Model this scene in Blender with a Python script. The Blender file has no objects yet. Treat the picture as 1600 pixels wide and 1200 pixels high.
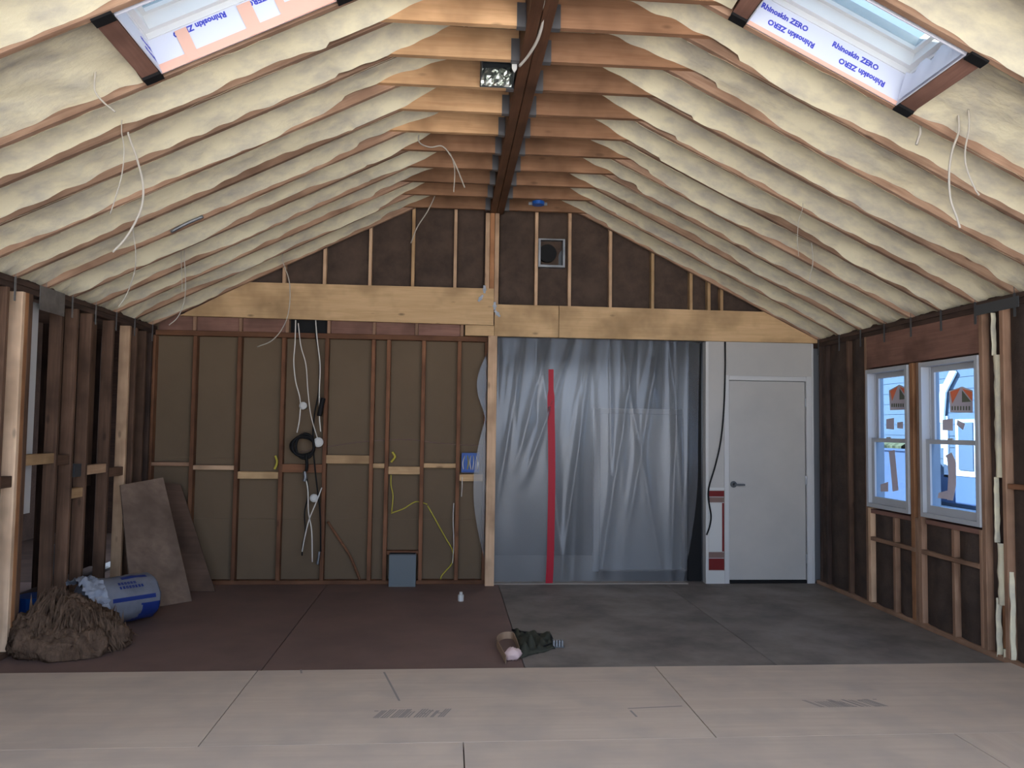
import bpy, math, random
from mathutils import Vector, Matrix, noise
random.seed(7)
C = bpy.context.scene.collection
SC = bpy.context.scene

# ---------------------------------------------------------------- camera, sky, exposure
CAM = Vector((0, 0, 1.545)); F = 1255.0
def _n(v): return v.normalized()
_Y = _n(Vector((-100, 68, F)))                      # room axes seen from the camera (x right, y down, z forward)
_U = _n(_Y.cross(Vector((1, .013, 0))))
if _U.y > 0: _U = -_U
_X = _Y.cross(_U)
cd = bpy.data.cameras.new('camera'); cam = bpy.data.objects.new('camera', cd); C.objects.link(cam)
cr = Vector((_X.x, _Y.x, _U.x)); cdn = Vector((_X.y, _Y.y, _U.y)); cf = Vector((_X.z, _Y.z, _U.z))
m = Matrix((( cr.x, -cdn.x, -cf.x, 0), (cr.y, -cdn.y, -cf.y, 0), (cr.z, -cdn.z, -cf.z, 0), (0, 0, 0, 1)))
cam.matrix_world = Matrix.Translation(CAM) @ m
cd.sensor_width = 36; cd.lens = 36 * F / 1600; cd.clip_start = .05; cd.clip_end = 300
SC.camera = cam
SC.view_settings.view_transform = 'Standard'; SC.view_settings.look = 'None'
SC.view_settings.gamma = 1; SC.view_settings.use_curve_mapping = False
SC.view_settings.exposure = 0.9
SC.cycles.max_bounces = 8; SC.cycles.diffuse_bounces = 6; SC.cycles.transparent_max_bounces = 16
SC.cycles.use_denoising = True; SC.cycles.sample_clamp_indirect = 6
SC.cycles.caustics_reflective = False; SC.cycles.caustics_refractive = False
W = bpy.data.worlds.new('sky'); SC.world = W; W.use_nodes = True
bg = W.node_tree.nodes['Background']; bg.inputs[0].default_value = (.62, .745, .96, 1); bg.inputs[1].default_value = 2.2
def lamp(name, loc, size, power, col, rot=(0, 0, 0)):
    l = bpy.data.lights.new(name, 'AREA'); l.shape = 'RECTANGLE'; l.size, l.size_y = size; l.energy = power; l.color = col
    o = bpy.data.objects.new(name, l); C.objects.link(o); o.location = loc; o.rotation_euler = rot; return o
sl = bpy.data.lights.new('sun', 'SUN'); sl.energy = 26; sl.color = (1, .88, .72); sl.angle = math.radians(1)
so = bpy.data.objects.new('sun', sl); C.objects.link(so)
so.rotation_euler = Vector((-.72, .36, .60)).to_track_quat('Z', 'Y').to_euler()
lamp('next_room_fill', (1.5, 9.2, 2.42), (1.0, .5), 9, (.86, .92, 1))  # unseen fill light added to brighten the polythene from behind

# ---------------------------------------------------------------- helpers
def ray(px, py):
    c = Vector((px - 800, py - 600, F)); return Vector((c.dot(_X), c.dot(_Y), c.dot(_U)))
def on(px, py, ax, val):                            # a point of a real plane (x, y or z = val) seen at a pixel
    r = ray(px, py); return CAM + r * ((val - CAM[ax]) / r[ax])
def onplane(px, py, p, n):
    r = ray(px, py); return CAM + r * ((Vector(p) - CAM).dot(n) / r.dot(n))
XL, XR, XC, D = -2.86, 3.79, .455, 8.05
SL, ZE, ZF = .495, 2.5, 3.73
def onroof(px, py, s):
    x0 = XL if s < 0 else XR
    n = Vector((s * SL, 0, 1)); return onplane(px, py, (x0, 0, ZE), n)
def wm(o):
    if o is None: return Matrix.Identity(4)
    return wm(o.parent) @ o.matrix_basis
def lin(c): return tuple((v / 255 / 12.92 if v <= 10 else ((v / 255 + .055) / 1.055) ** 2.4) for v in c)
def link(name, me, mat, parent=None, M=None):
    o = bpy.data.objects.new(name, me); C.objects.link(o)
    if mat and not me.materials: me.materials.append(mat)
    if parent: o.parent = parent
    M = M or Matrix.Identity(4)
    o.matrix_basis = wm(parent).inverted() @ M if parent else M
    return o
def tag(o, label, cat, group=None, kind=None):
    o['label'] = label; o['category'] = cat
    if group: o['group'] = group
    if kind: o['kind'] = kind
    return o
def empty(name, loc=(0, 0, 0), rz=0):
    o = bpy.data.objects.new(name, None); C.objects.link(o); o.empty_display_size = .1
    o.matrix_basis = Matrix.Translation(loc) @ Matrix.Rotation(rz, 4, 'Z'); return o
def mesh(name, v, f, smooth=False):
    me = bpy.data.meshes.new(name); me.from_pydata([tuple(p) for p in v], [], f); me.update()
    if smooth: me.polygons.foreach_set('use_smooth', [True] * len(me.polygons))
    return me
class MB:
    def __init__(s): s.v = []; s.f = []
    def add(s, v, f): b = len(s.v); s.v += [Vector(p) for p in v]; s.f += [tuple(i + b for i in q) for q in f]; return s
    def box(s, x0, x1, y0, y1, z0, z1, M=None):
        v = [Vector((x, y, z)) for x in (x0, x1) for y in (y0, y1) for z in (z0, z1)]
        if M: v = [M @ p for p in v]
        return s.add(v, [(0, 1, 3, 2), (4, 6, 7, 5), (0, 4, 5, 1), (2, 3, 7, 6), (0, 2, 6, 4), (1, 5, 7, 3)])
    def prism(s, poly, a, b, ax=1):                 # polygon in the two other axes, swept a..b along ax
        n = len(poly); v = []
        for t in (a, b):
            for p in poly:
                q = list(p); q.insert(ax, t); v.append(q)
        return s.add(v, [tuple(range(n))[::-1], tuple(range(n, 2 * n))] + [(i, (i + 1) % n, n + (i + 1) % n, n + i) for i in range(n)])
    def cyl(s, p0, p1, r0, r1=None, n=12, cap=True):
        r1 = r0 if r1 is None else r1; p0, p1 = Vector(p0), Vector(p1); d = (p1 - p0).normalized()
        a = d.orthogonal().normalized(); b = d.cross(a); v = []
        for p, r in ((p0, r0), (p1, r1)):
            v += [p + (a * math.cos(2 * math.pi * i / n) + b * math.sin(2 * math.pi * i / n)) * r for i in range(n)]
        f = [(i, (i + 1) % n, n + (i + 1) % n, n + i) for i in range(n)]
        if cap: f += [tuple(range(n))[::-1], tuple(range(n, 2 * n))]
        return s.add(v, f)
    def tube(s, pts, r, n=6):
        P = smoothpath(pts); k = len(P); v = []; prev = None
        for i, p in enumerate(P):
            t = (P[min(i + 1, k - 1)] - P[max(i - 1, 0)]).normalized()
            a = (prev - t * prev.dot(t)).normalized() if prev is not None and (prev - t * prev.dot(t)).length > 1e-4 else t.orthogonal().normalized()
            prev = a; b = t.cross(a)
            v += [p + (a * math.cos(2 * math.pi * j / n) + b * math.sin(2 * math.pi * j / n)) * r for j in range(n)]
        f = [(i * n + j, i * n + (j + 1) % n, (i + 1) * n + (j + 1) % n, (i + 1) * n + j) for i in range(k - 1) for j in range(n)]
        return s.add(v, f + [tuple(range(n))[::-1], tuple(range((k - 1) * n, k * n))])
    def build(s, name, mat, parent=None, M=None, smooth=False):
        v = s.v
        if parent is not None and M is None:
            pass
        return link(name, mesh(name, v, s.f, smooth), mat, parent, M)
def smoothpath(pts, k=6):
    P = [Vector(p) for p in pts]
    if len(P) < 3: return P
    Q = [P[0] * 2 - P[1]] + P + [P[-1] * 2 - P[-2]]; out = []
    for i in range(1, len(Q) - 2):
        a, b, c, d = Q[i - 1:i + 3]
        for j in range(k):
            t = j / k
            out.append(.5 * ((2 * b) + (c - a) * t + (2 * a - 5 * b + 4 * c - d) * t * t + (3 * b - a - 3 * c + d) * t ** 3))
    return out + [P[-1]]
def board(name, p0, p1, w, h, mat, parent=None, up=(0, 0, 1), ch=.003):
    """A bevelled plank from p0 to p1: w across, h along up; its own grain runs along local X."""
    p0, p1 = Vector(p0), Vector(p1); L = (p1 - p0).length; x = (p1 - p0).normalized()
    up = Vector(up); z = (up - x * up.dot(x)).normalized(); y = z.cross(x)
    a, b = w / 2, h / 2; c = min(ch, a * .3, b * .3)
    prof = [(-a + c, -b), (a - c, -b), (a, -b + c), (a, b - c), (a - c, b), (-a + c, b), (-a, b - c), (-a, -b + c)]
    v = [(s * L / 2, q[0], q[1]) for s in (-1, 1) for q in prof]
    f = [tuple(range(8))[::-1], tuple(range(8, 16))] + [(i, (i + 1) % 8, 8 + (i + 1) % 8, 8 + i) for i in range(8)]
    mid = (p0 + p1) / 2
    M = Matrix(((x.x, y.x, z.x, mid.x), (x.y, y.y, z.y, mid.y), (x.z, y.z, z.z, mid.z), (0, 0, 0, 1)))
    return link(name, mesh(name, v, f), mat, parent, M)
def abox(name, x0, x1, y0, y1, z0, z1, mat, parent=None, ch=.003):
    d = (x1 - x0, y1 - y0, z1 - z0); c = ((x0 + x1) / 2, (y0 + y1) / 2, (z0 + z1) / 2); k = d.index(max(d))
    if k == 0: return board(name, (x0, c[1], c[2]), (x1, c[1], c[2]), d[1], d[2], mat, parent, ch=ch)
    if k == 1: return board(name, (c[0], y0, c[2]), (c[0], y1, c[2]), d[0], d[2], mat, parent, ch=ch)
    return board(name, (c[0], c[1], z0), (c[0], c[1], z1), d[0], d[1], mat, parent, up=(0, 1, 0), ch=ch)
def text(s, size, name, mat, M, parent=None, depth=.0006, bold=.0, shear=0, sx=1):
    cu = bpy.data.curves.new(name, 'FONT'); cu.body = s; cu.size = size; cu.extrude = depth; cu.offset = bold; cu.shear = shear; cu.resolution_u = 2
    o = bpy.data.objects.new(name, cu); C.objects.link(o)
    dg = bpy.context.evaluated_depsgraph_get(); me = bpy.data.meshes.new_from_object(o.evaluated_get(dg)); me.name = name
    bpy.data.objects.remove(o); me.transform(Matrix.Diagonal((sx, 1, 1, 1)))
    me.materials.clear(); return link(name, me, mat, parent, M)
def frameM(o, x, y):                                # matrix with local X along x, local Y along y
    x = Vector(x).normalized(); y = Vector(y); y = (y - x * y.dot(x)).normalized(); z = x.cross(y); o = Vector(o)
    return Matrix(((x.x, y.x, z.x, o.x), (x.y, y.y, z.y, o.y), (x.z, y.z, z.z, o.z), (0, 0, 0, 1)))

# ---------------------------------------------------------------- materials
class N:
    def __init__(s, name):
        s.m = bpy.data.materials.new(name); s.m.use_nodes = True; s.t = s.m.node_tree; s.b = s.t.nodes['Principled BSDF']
        s.out = s.t.nodes['Material Output']
    def n(s, ty, **k):
        o = s.t.nodes.new(ty)
        for a, b in k.items():
            if a.startswith('i_'):
                key = a[2:]; key = int(key) if key.isdigit() else key.replace('_', ' ')
                if hasattr(b, 'bl_idname') or isinstance(b, bpy.types.NodeSocket): s.t.links.new(b, o.inputs[key])
                else: o.inputs[key].default_value = b
            else: setattr(o, a, b)
        return o
    def l(s, a, b): s.t.links.new(a, b)
    def mix(s, fac, a, b, mode='MIX'):
        o = s.t.nodes.new('ShaderNodeMix'); o.data_type = 'RGBA'; o.blend_type = mode
        for sock, v in ((o.inputs[0], fac), (o.inputs[6], a), (o.inputs[7], b)):
            if isinstance(v, bpy.types.NodeSocket): s.l(v, sock)
            elif isinstance(v, (tuple, list)): sock.default_value = (*v[:3], 1)
            else: sock.default_value = v
        return o.outputs[2]
    def ramp(s, fac, a, b):
        o = s.n('ShaderNodeMapRange'); s.l(fac, o.inputs[0]); o.inputs[1].default_value = a; o.inputs[2].default_value = b; return o.outputs[0]
def wood(name, c1, c2, knot=.5, rough=.75, var=.25, grain=1.0, knotc=None, grey=None):
    m = N(name); co = m.n('ShaderNodeTexCoord').outputs['Object']; oi = m.n('ShaderNodeObjectInfo').outputs['Random']
    sc = m.n('ShaderNodeMath', operation='MULTIPLY', i_0=oi, i_1=37.0).outputs[0]
    off = m.n('ShaderNodeCombineXYZ', i_0=sc, i_1=sc, i_2=sc).outputs[0]
    p = m.n('ShaderNodeVectorMath', operation='ADD', i_0=co, i_1=off).outputs[0]
    st = m.n('ShaderNodeMapping', i_0=p); st.inputs['Scale'].default_value = (1.5 * grain, 26 * grain, 26 * grain)
    g = m.n('ShaderNodeTexNoise', i_Vector=st.outputs[0], i_Scale=1.6, i_Detail=4.0, i_Roughness=.6, i_Distortion=.6).outputs[0]
    g2 = m.n('ShaderNodeTexNoise', i_Vector=p, i_Scale=3.2, i_Detail=3.0).outputs[0]
    col = m.mix(m.ramp(g, .32, .68), c1, c2)
    col = m.mix(m.ramp(g2, .42, .75), col, grey or tuple(v * .62 for v in c2))
    kp = m.n('ShaderNodeMapping', i_0=p); kp.inputs['Scale'].default_value = (2.2, 5.5, 5.5)
    k = m.n('ShaderNodeTexVoronoi', i_Vector=kp.outputs[0], i_Scale=1.35).outputs['Distance']
    kf = m.n('ShaderNodeMath', operation='MULTIPLY', i_0=m.ramp(k, .13, .06), i_1=knot).outputs[0]
    col = m.mix(kf, col, knotc or tuple(v * .3 for v in c2))
    vv = m.n('ShaderNodeMapRange', i_0=oi); vv.inputs[3].default_value = 1 - var; vv.inputs[4].default_value = 1 + var * .5
    hs = m.n('ShaderNodeHueSaturation'); m.l(col, hs.inputs['Color']); m.l(vv.outputs[0], hs.inputs['Value'])
    m.l(hs.outputs[0], m.b.inputs['Base Color']); m.b.inputs['Roughness'].default_value = rough
    m.b.inputs['Specular IOR Level'].default_value = .25
    bp = m.n('ShaderNodeBump', i_Strength=.25, i_Distance=.002, i_Height=g); m.l(bp.outputs[0], m.b.inputs['Normal']); return m.m
def plain(name, c, rough=.6, metal=0, c2=None, scale=4, bump=0, spec=.3, stretch=(1, 1, 1), lo=.35, hi=.7, bd=.004):
    m = N(name); m.b.inputs['Roughness'].default_value = rough; m.b.inputs['Metallic'].default_value = metal
    m.b.inputs['Specular IOR Level'].default_value = spec; m.b.inputs['Base Color'].default_value = (*c, 1)
    if c2 or bump:
        co = m.n('ShaderNodeTexCoord').outputs['Object']; mp = m.n('ShaderNodeMapping', i_0=co); mp.inputs['Scale'].default_value = stretch
        g = m.n('ShaderNodeTexNoise', i_Vector=mp.outputs[0], i_Scale=float(scale), i_Detail=6.0, i_Roughness=.6).outputs[0]
        if c2: m.l(m.mix(m.ramp(g, lo, hi), c, c2), m.b.inputs['Base Color'])
        if bump: bp = m.n('ShaderNodeBump', i_Strength=float(bump), i_Distance=bd, i_Height=g); m.l(bp.outputs[0], m.b.inputs['Normal'])
    return m.m
M = {}
M['pine'] = wood('pine', (.62, .42, .23), (.50, .31, .16), .6, var=.12)
M['beam_pine'] = wood('beam_pine', (.72, .49, .27), (.60, .39, .20), .75, var=.06, grain=.8)
M['fir'] = wood('fir', (.50, .25, .12), (.37, .17, .08), .5, var=.3)
M['old_stud'] = wood('old_stud', (.26, .12, .062), (.17, .075, .04), .5, var=.3)
M['left_stud'] = wood('left_stud', (.20, .115, .075), (.12, .068, .045), .6, var=.35)
M['light_stud'] = wood('light_stud', (.74, .51, .33), (.62, .40, .25), .6, var=.15)
M['pale_post'] = wood('pale_post', (.90, .66, .46), (.78, .54, .36), .6, var=.05)
M['stained'] = wood('stained', (.15, .07, .038), (.10, .046, .026), .15, var=.0, rough=.5)
M['redboard'] = wood('redboard', (.31, .165, .125), (.23, .12, .09), .2, var=.15)
M['dark_board'] = wood('dark_board', (.10, .06, .045), (.05, .032, .026), .2, var=.3)
M['rafter'] = wood('rafter', (.46, .30, .205), (.30, .175, .115), .7, var=.3)
M['joist'] = wood('joist', (.78, .49, .27), (.64, .37, .19), .55, var=.22)
M['right_stud'] = wood('right_stud', (.38, .23, .15), (.28, .16, .10), .4, var=.2)
M['joist_brown'] = wood('joist_brown', (.38, .21, .12), (.30, .155, .085), .55, var=.2)
M['foam'] = plain('foam', (.75, .69, .50), .85, c2=(.47, .44, .38), scale=5, bump=.9, lo=.42, hi=.74, bd=.014, stretch=(.8, 1.8, 1.2))
M['drywall_back'] = plain('drywall_back', (.165, .118, .075), .9, c2=(.14, .100, .064), scale=1.2, bump=.1)
M['batt'] = plain('batt', (.10, .068, .052), .95, c2=(.055, .039, .031), scale=5, bump=.9, bd=.02)
M['steel'] = plain('steel', (.30, .31, .33), .45, .7, c2=(.18, .19, .2), scale=9)
M['hanger_steel'] = plain('hanger_steel', (.13, .13, .14), .5, .4)
M['dark_steel'] = plain('dark_steel', (.10, .11, .12), .5, .5)
M['black'] = plain('black', (.006, .006, .007), .7)
M['white'] = plain('white', (.62, .62, .60), .5)
M['vinyl'] = plain('vinyl', (.74, .75, .76), .35)
M['window_vinyl'] = plain('window_vinyl', (.46, .48, .51), .4)
M['door_white'] = plain('door_white', (.52, .50, .47), .55, c2=(.46, .45, .43), scale=2)
M['casing'] = plain('casing', (.60, .60, .60), .45)
M['blue'] = plain('blue', (.015, .10, .42), .4)
M['red'] = plain('red', (.42, .004, .022), .5)
M['maroon'] = plain('maroon', (.17, .012, .012), .6)
M['taupe'] = plain('taupe', (.22, .14, .12), .7)
M['cable'] = plain('cable', (.75, .72, .66), .5)
M['yellow'] = plain('yellow', (.5, .42, .06), .5)
M['ply'] = wood('ply', (.60, .49, .40), (.54, .43, .35), .06, var=.04, grain=.35, grey=(.46, .385, .33))
M['old_floor'] = plain('old_floor', (.21, .135, .115), .7, c2=(.15, .10, .088), scale=1.3, bump=.2, stretch=(1, 1, 1))
M['old_floor_grey'] = plain('old_floor_grey', (.13, .113, .104), .65, c2=(.30, .26, .235), scale=1.6, bump=.2)
M['lean_ply'] = wood('lean_ply', (.23, .165, .125), (.18, .125, .095), .12, var=.08, grain=.5)
M['lean_ply_dark'] = wood('lean_ply_dark', (.14, .085, .06), (.10, .06, .042), .12, var=.05, grain=.5)
M['peach'] = plain('peach', (.78, .46, .36), .55)
M['ink'] = plain('ink', (.06, .07, .50), .6)
M['stamp'] = plain('stamp', (.30, .26, .24), .8)
M['wrap'] = plain('wrap', (.68, .70, .80), .5)
M['sticker'] = plain('sticker', (.60, .55, .62), .7)
M['sticker_orange'] = plain('sticker_orange', (.9, .22, .10), .6)
M['sticker_dark'] = plain('sticker_dark', (.14, .16, .12), .7)
M['snow'] = plain('snow', (.60, .61, .62), .9, c2=(.5, .51, .53), scale=.6)
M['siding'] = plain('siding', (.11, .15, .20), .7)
M['roofing'] = plain('roofing', (.10, .15, .26), .9)
M['tree'] = plain('tree', (.14, .14, .07), .9)
M['lumber_grey'] = plain('lumber_grey', (.33, .29, .26), .8)
M['fluff'] = plain('fluff', (.165, .108, .075), 1, c2=(.07, .045, .032), scale=14, bump=1, bd=.03, spec=.05, stretch=(1.6, 1.6, .5))
M['bag_white'] = plain('bag_white', (.19, .205, .25), .42, c2=(.13, .14, .175), scale=5, bump=.5, bd=.01)
M['bag_blue'] = plain('bag_blue', (.014, .032, .17), .45)
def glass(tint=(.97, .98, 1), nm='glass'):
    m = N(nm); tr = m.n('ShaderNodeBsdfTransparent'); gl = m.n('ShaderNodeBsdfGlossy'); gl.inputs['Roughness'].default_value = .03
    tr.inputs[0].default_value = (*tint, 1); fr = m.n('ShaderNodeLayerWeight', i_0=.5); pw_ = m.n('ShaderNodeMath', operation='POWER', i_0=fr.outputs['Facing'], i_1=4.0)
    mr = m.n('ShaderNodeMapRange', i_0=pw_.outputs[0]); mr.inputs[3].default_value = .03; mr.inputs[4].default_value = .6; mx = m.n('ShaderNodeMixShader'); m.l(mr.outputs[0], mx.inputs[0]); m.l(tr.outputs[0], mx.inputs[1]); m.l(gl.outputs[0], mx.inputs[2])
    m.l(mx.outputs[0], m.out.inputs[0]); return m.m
M['glass'] = glass(); M['window_glass'] = glass((.44, .56, .70), 'window_glass'); M['dimmed_glass'] = glass((.50, .56, .58), 'dimmed_glass')  # tints added to dim the overbright sky and yard
def poly():
    m = N('polythene'); tr = m.n('ShaderNodeBsdfTransparent'); tr.inputs[0].default_value = (.93, .94, .95, 1)
    df = m.n('ShaderNodeBsdfDiffuse'); df.inputs[0].default_value = (.19, .20, .215, 1)
    tl = m.n('ShaderNodeBsdfTranslucent'); tl.inputs[0].default_value = (.35, .365, .39, 1)
    gl = m.n('ShaderNodeBsdfGlossy'); gl.inputs['Roughness'].default_value = .26; gl.inputs[0].default_value = (.60, .62, .66, 1)
    a = m.n('ShaderNodeMixShader', i_0=.4); m.l(df.outputs[0], a.inputs[1]); m.l(tl.outputs[0], a.inputs[2])
    b = m.n('ShaderNodeMixShader', i_0=.52); m.l(a.outputs[0], b.inputs[1]); m.l(tr.outputs[0], b.inputs[2])
    lw = m.n('ShaderNodeLayerWeight', i_0=.35); f = m.n('ShaderNodeMapRange', i_0=lw.outputs['Facing']); f.inputs[3].default_value = .05; f.inputs[4].default_value = .6
    c = m.n('ShaderNodeMixShader'); m.l(f.outputs[0], c.inputs[0]); m.l(b.outputs[0], c.inputs[1]); m.l(gl.outputs[0], c.inputs[2])
    m.l(c.outputs[0], m.out.inputs[0]); return m.m
M['poly'] = poly()

# ---------------------------------------------------------------- floor
RY0 = 1.26                                           # roof left off out of view before this line, to let daylight in
Y0 = -.6                                            # the open end of the room, behind the camera
def struct(o): o['kind'] = 'structure'; return o
fl = struct(MB().box(-6, 5.2, Y0, 12, -.30, -.02).build('floor', M['dark_board']))
fx = [XL - .1, -1.72, .52, XR + .05]
abox('floor_panel', XL - 2.6, -1.15, 5.20, 8.2, -.02, 0, M['old_floor'], fl)
abox('floor_panel', -1.146, .52, 5.20, 8.2, -.02, .0, M['old_floor'], fl)
abox('floor_panel', .524, 2.2, 5.20, 8.2, -.02, .0, M['old_floor_grey'], fl)
abox('floor_panel', 2.204, XR + .05, 5.20, 8.2, -.02, .0, M['old_floor_grey'], fl)
rows = [(5.20, 4.0, (-1.155, 1.36)), (4.0, 2.78, (-2.4, .10, 2.60)), (2.78, 1.56, (-1.155, 1.36)), (1.555, .34, (-2.4, .10, 2.6)), (.335, Y0, (-1.155, 1.36))]
for ya, yb, xs in rows:
    e = [XL - .05] + list(xs) + [XR + .02]
    for a, b in zip(e[:-1], e[1:]): abox('plywood_sheet', a + .003, b - .003, yb + .001, ya, -.019, .019, M['ply'], fl, ch=.0008)
def stamp(px, py, s, sz, shear, flip=1):
    p = on(px, py, 2, .0192); text(s, sz, 'floor_stamp', M['stamp'], frameM(p, (1, 0, 0), (0, 1, 0)), fl, .0003, .004, shear, .8 * 1.0)
# blurred printer's marks on the sheets, unreadable in the photograph: short dark strokes
def marks(px, py, n, seed, tilt):
    r = random.Random(seed); b = MB(); x = 0; p = on(px, py, 2, .0192)
    for i in range(n):
        w = r.uniform(.018, .034); h = r.uniform(.09, .13)
        for q in range(3 if r.random() < .6 else 2):
            xx = x + q * w * .5; sh = tilt * h
            b.add([(p.x + xx, p.y, .0194), (p.x + xx + .009, p.y, .0194), (p.x + xx + .009 + sh, p.y + h, .0194), (p.x + xx + sh, p.y + h, .0194)], [(0, 1, 2, 3)])
        if r.random() < .7:
            yy = p.y + h * r.choice((.0, .45, .88)); b.add([(p.x + x, yy, .0195), (p.x + x + w, yy, .0195), (p.x + x + w, yy + .012, .0195), (p.x + x, yy + .012, .0195)], [(0, 1, 2, 3)])
        x += w + r.uniform(.012, .022)
    b.build('floor_stamp', M['stamp'], fl)
marks(582, 1122, 9, 3, .35); marks(1283, 1105, 9, 5, -.5)
for p, q in (((981, 1107), (1066, 1103)), ((985, 1110), (995, 1120)), ((600, 1050), (624, 1095)), ((470, 1046), (471, 1052))):
    a, b = on(*p, 2, .0194), on(*q, 2, .0194); d = (b - a).normalized(); s = Vector((-d.y, d.x, 0)) * .006
    MB().add([a - s, b - s, b + s, a + s], [(0, 1, 2, 3)]).build('pencil_mark', M['stamp'], fl)

# ---------------------------------------------------------------- ceiling: roof deck, rafters, foam, ridge beam, joists
def rz(x, s): return ZE + SL * ((x - XL) if s < 0 else (XR - x))
nl = math.hypot(1, SL)
SKY = {-1: (-1.40, -.58, 3.35, 3.90), 1: (1.49, 2.29, 3.35, 3.92)}
deck = MB()
for s in (-1, 1):
    def slab(xa, xb, ya, yb):
        ya = max(ya, RY0)
        o1, o2 = .27 * nl, .30 * nl
        deck.prism([(xa, rz(xa, s) + o1), (xb, rz(xb, s) + o1), (xb, rz(xb, s) + o2), (xa, rz(xa, s) + o2)], ya, yb, 1)
    ea = XL - .35 if s < 0 else XR + .35
    lo, hi = (ea, XC) if s < 0 else (XC, ea)
    x0, x1, y0, y1 = SKY[s]
    # the hole follows the shaft, which rises square to the slope
    dx = -.27 * SL / nl if s < 0 else .27 * SL / nl
    slab(lo, hi, Y0, y0); slab(lo, hi, y1, 8.35); slab(lo, x0 + dx, y0, y1); slab(x1 + dx, hi, y0, y1)
ceil = struct(deck.build('ceiling', M['dark_board']))
RY = [7.95 - .406 * k for k in range(11)] + [3.31, 2.905, 2.50, 2.09, 1.69, 1.28]
RY[0] = 7.985; RY[10] = 3.945
bw = .07
for s in (-1, 1):
    xa = XL - .1 if s < 0 else XR + .1; xb = XC - bw if s < 0 else XC + bw
    nrm = Vector((s * SL, 0, 1)).normalized()
    for y in RY:
        h = .235
        a = Vector((xa, y, rz(xa, s))) + nrm * h / 2; b = Vector((xb, y, rz(xb, s))) + nrm * h / 2
        board('rafter', a, b, .038, h, M['rafter'], ceil, up=nrm)
    # skylight trimmers: doubled rafter and headers
    x0, x1, y0, y1 = SKY[s]
    for hx in ((x0 - .045, x0 - .002), (x1 + .002, x1 + .045)):
        xm = x0 - .042 if hx[0] < x0 else x1 + .042
        board('skylight_header', Vector((xm, y0 - .02, rz(xm, s))) + nrm * .115, Vector((xm, y1 - .02, rz(xm, s))) + nrm * .115, .085, .225, M['redboard'], ceil, up=nrm)
# foam, one blanket per bay
JX = 1.12
def foam_bay(s, ya, yb, xa, xb, seed, taper=True):
    nrm = Vector((-s * SL, 0, -1)).normalized()      # into the room
    L = abs(xb - xa) * nl; nv = max(8, int(L / .028)); nu = 16; v = []
    for i in range(nv + 1):
        t = i / nv; x = xa + (xb - xa) * t
        zz = rz(x, s); w = t * L
        def nz(a, k, o): return noise.noise(Vector((w * a, o + seed * 3.7, k)))
        o0 = .004 + .040 * nz(1.4, 1, 0) + .014 * nz(9, 2, 3); o1 = -.002
        if s * (x - XC) < JX: o1 = -.040
        bs1 = .020 + .06 * nz(1.3, 5, 9) + .016 * nz(8, 6, 1)
        dep = (.108 + .022 * nz(1.2, 8, 4)) * min(1, .25 + w / .3)
        up = max(0, (zz - (ZF - .04)) / .35); dep += min(.12, up * .16)
        for j in range(nu + 1):
            u = j / nu
            y = (ya - o0) + (yb + o1 - ya + o0) * u
            e = min(u, 1 - u) * 2                    # 0 at the rafters, 1 in the middle
            prof = (1 - (1 - e) ** 1.8) * (1.12 - .24 * u)
            base = (-.004 if o0 > 0 else .010) if u < .5 else max(-.004, bs1)
            d = base * (1 - prof) + dep * prof
            d += (.016 * noise.noise(Vector((w * 5, y * 9, seed))) + .008 * noise.noise(Vector((w * 20, y * 22, seed + 4)))) * min(1, e * 3 + .15)
            q = Vector((x, y, zz)) - nrm * d
            v.append(q)
    f = [(i * (nu + 1) + j, i * (nu + 1) + j + 1, (i + 1) * (nu + 1) + j + 1, (i + 1) * (nu + 1) + j) for i in range(nv) for j in range(nu)]
    link('foam_insulation', mesh('foam_insulation', v, f, True), M['foam'], ceil)
sd = 0
for s in (-1, 1):
    xa = XL - .04 if s < 0 else XR + .04; xb = XC + s * .09
    for a, b in zip(RY[1:], RY[:-1]):
        ya, yb = a + .019, b - .019; sd += 1
        if a < 3.32 and b > 3.8:
            pass
        if abs(a - 3.31) < .01:
            x0, x1 = SKY[s][:2]
            if s < 0: foam_bay(s, ya, yb, xa, x0 - .09, sd); foam_bay(s, ya, yb, x1 + .09, xb, sd + 50)
            else: foam_bay(s, ya, yb, xa, x1 + .09, sd); foam_bay(s, ya, yb, x0 - .09, xb, sd + 50)
        else: foam_bay(s, ya, yb, xa, xb, sd)
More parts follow.
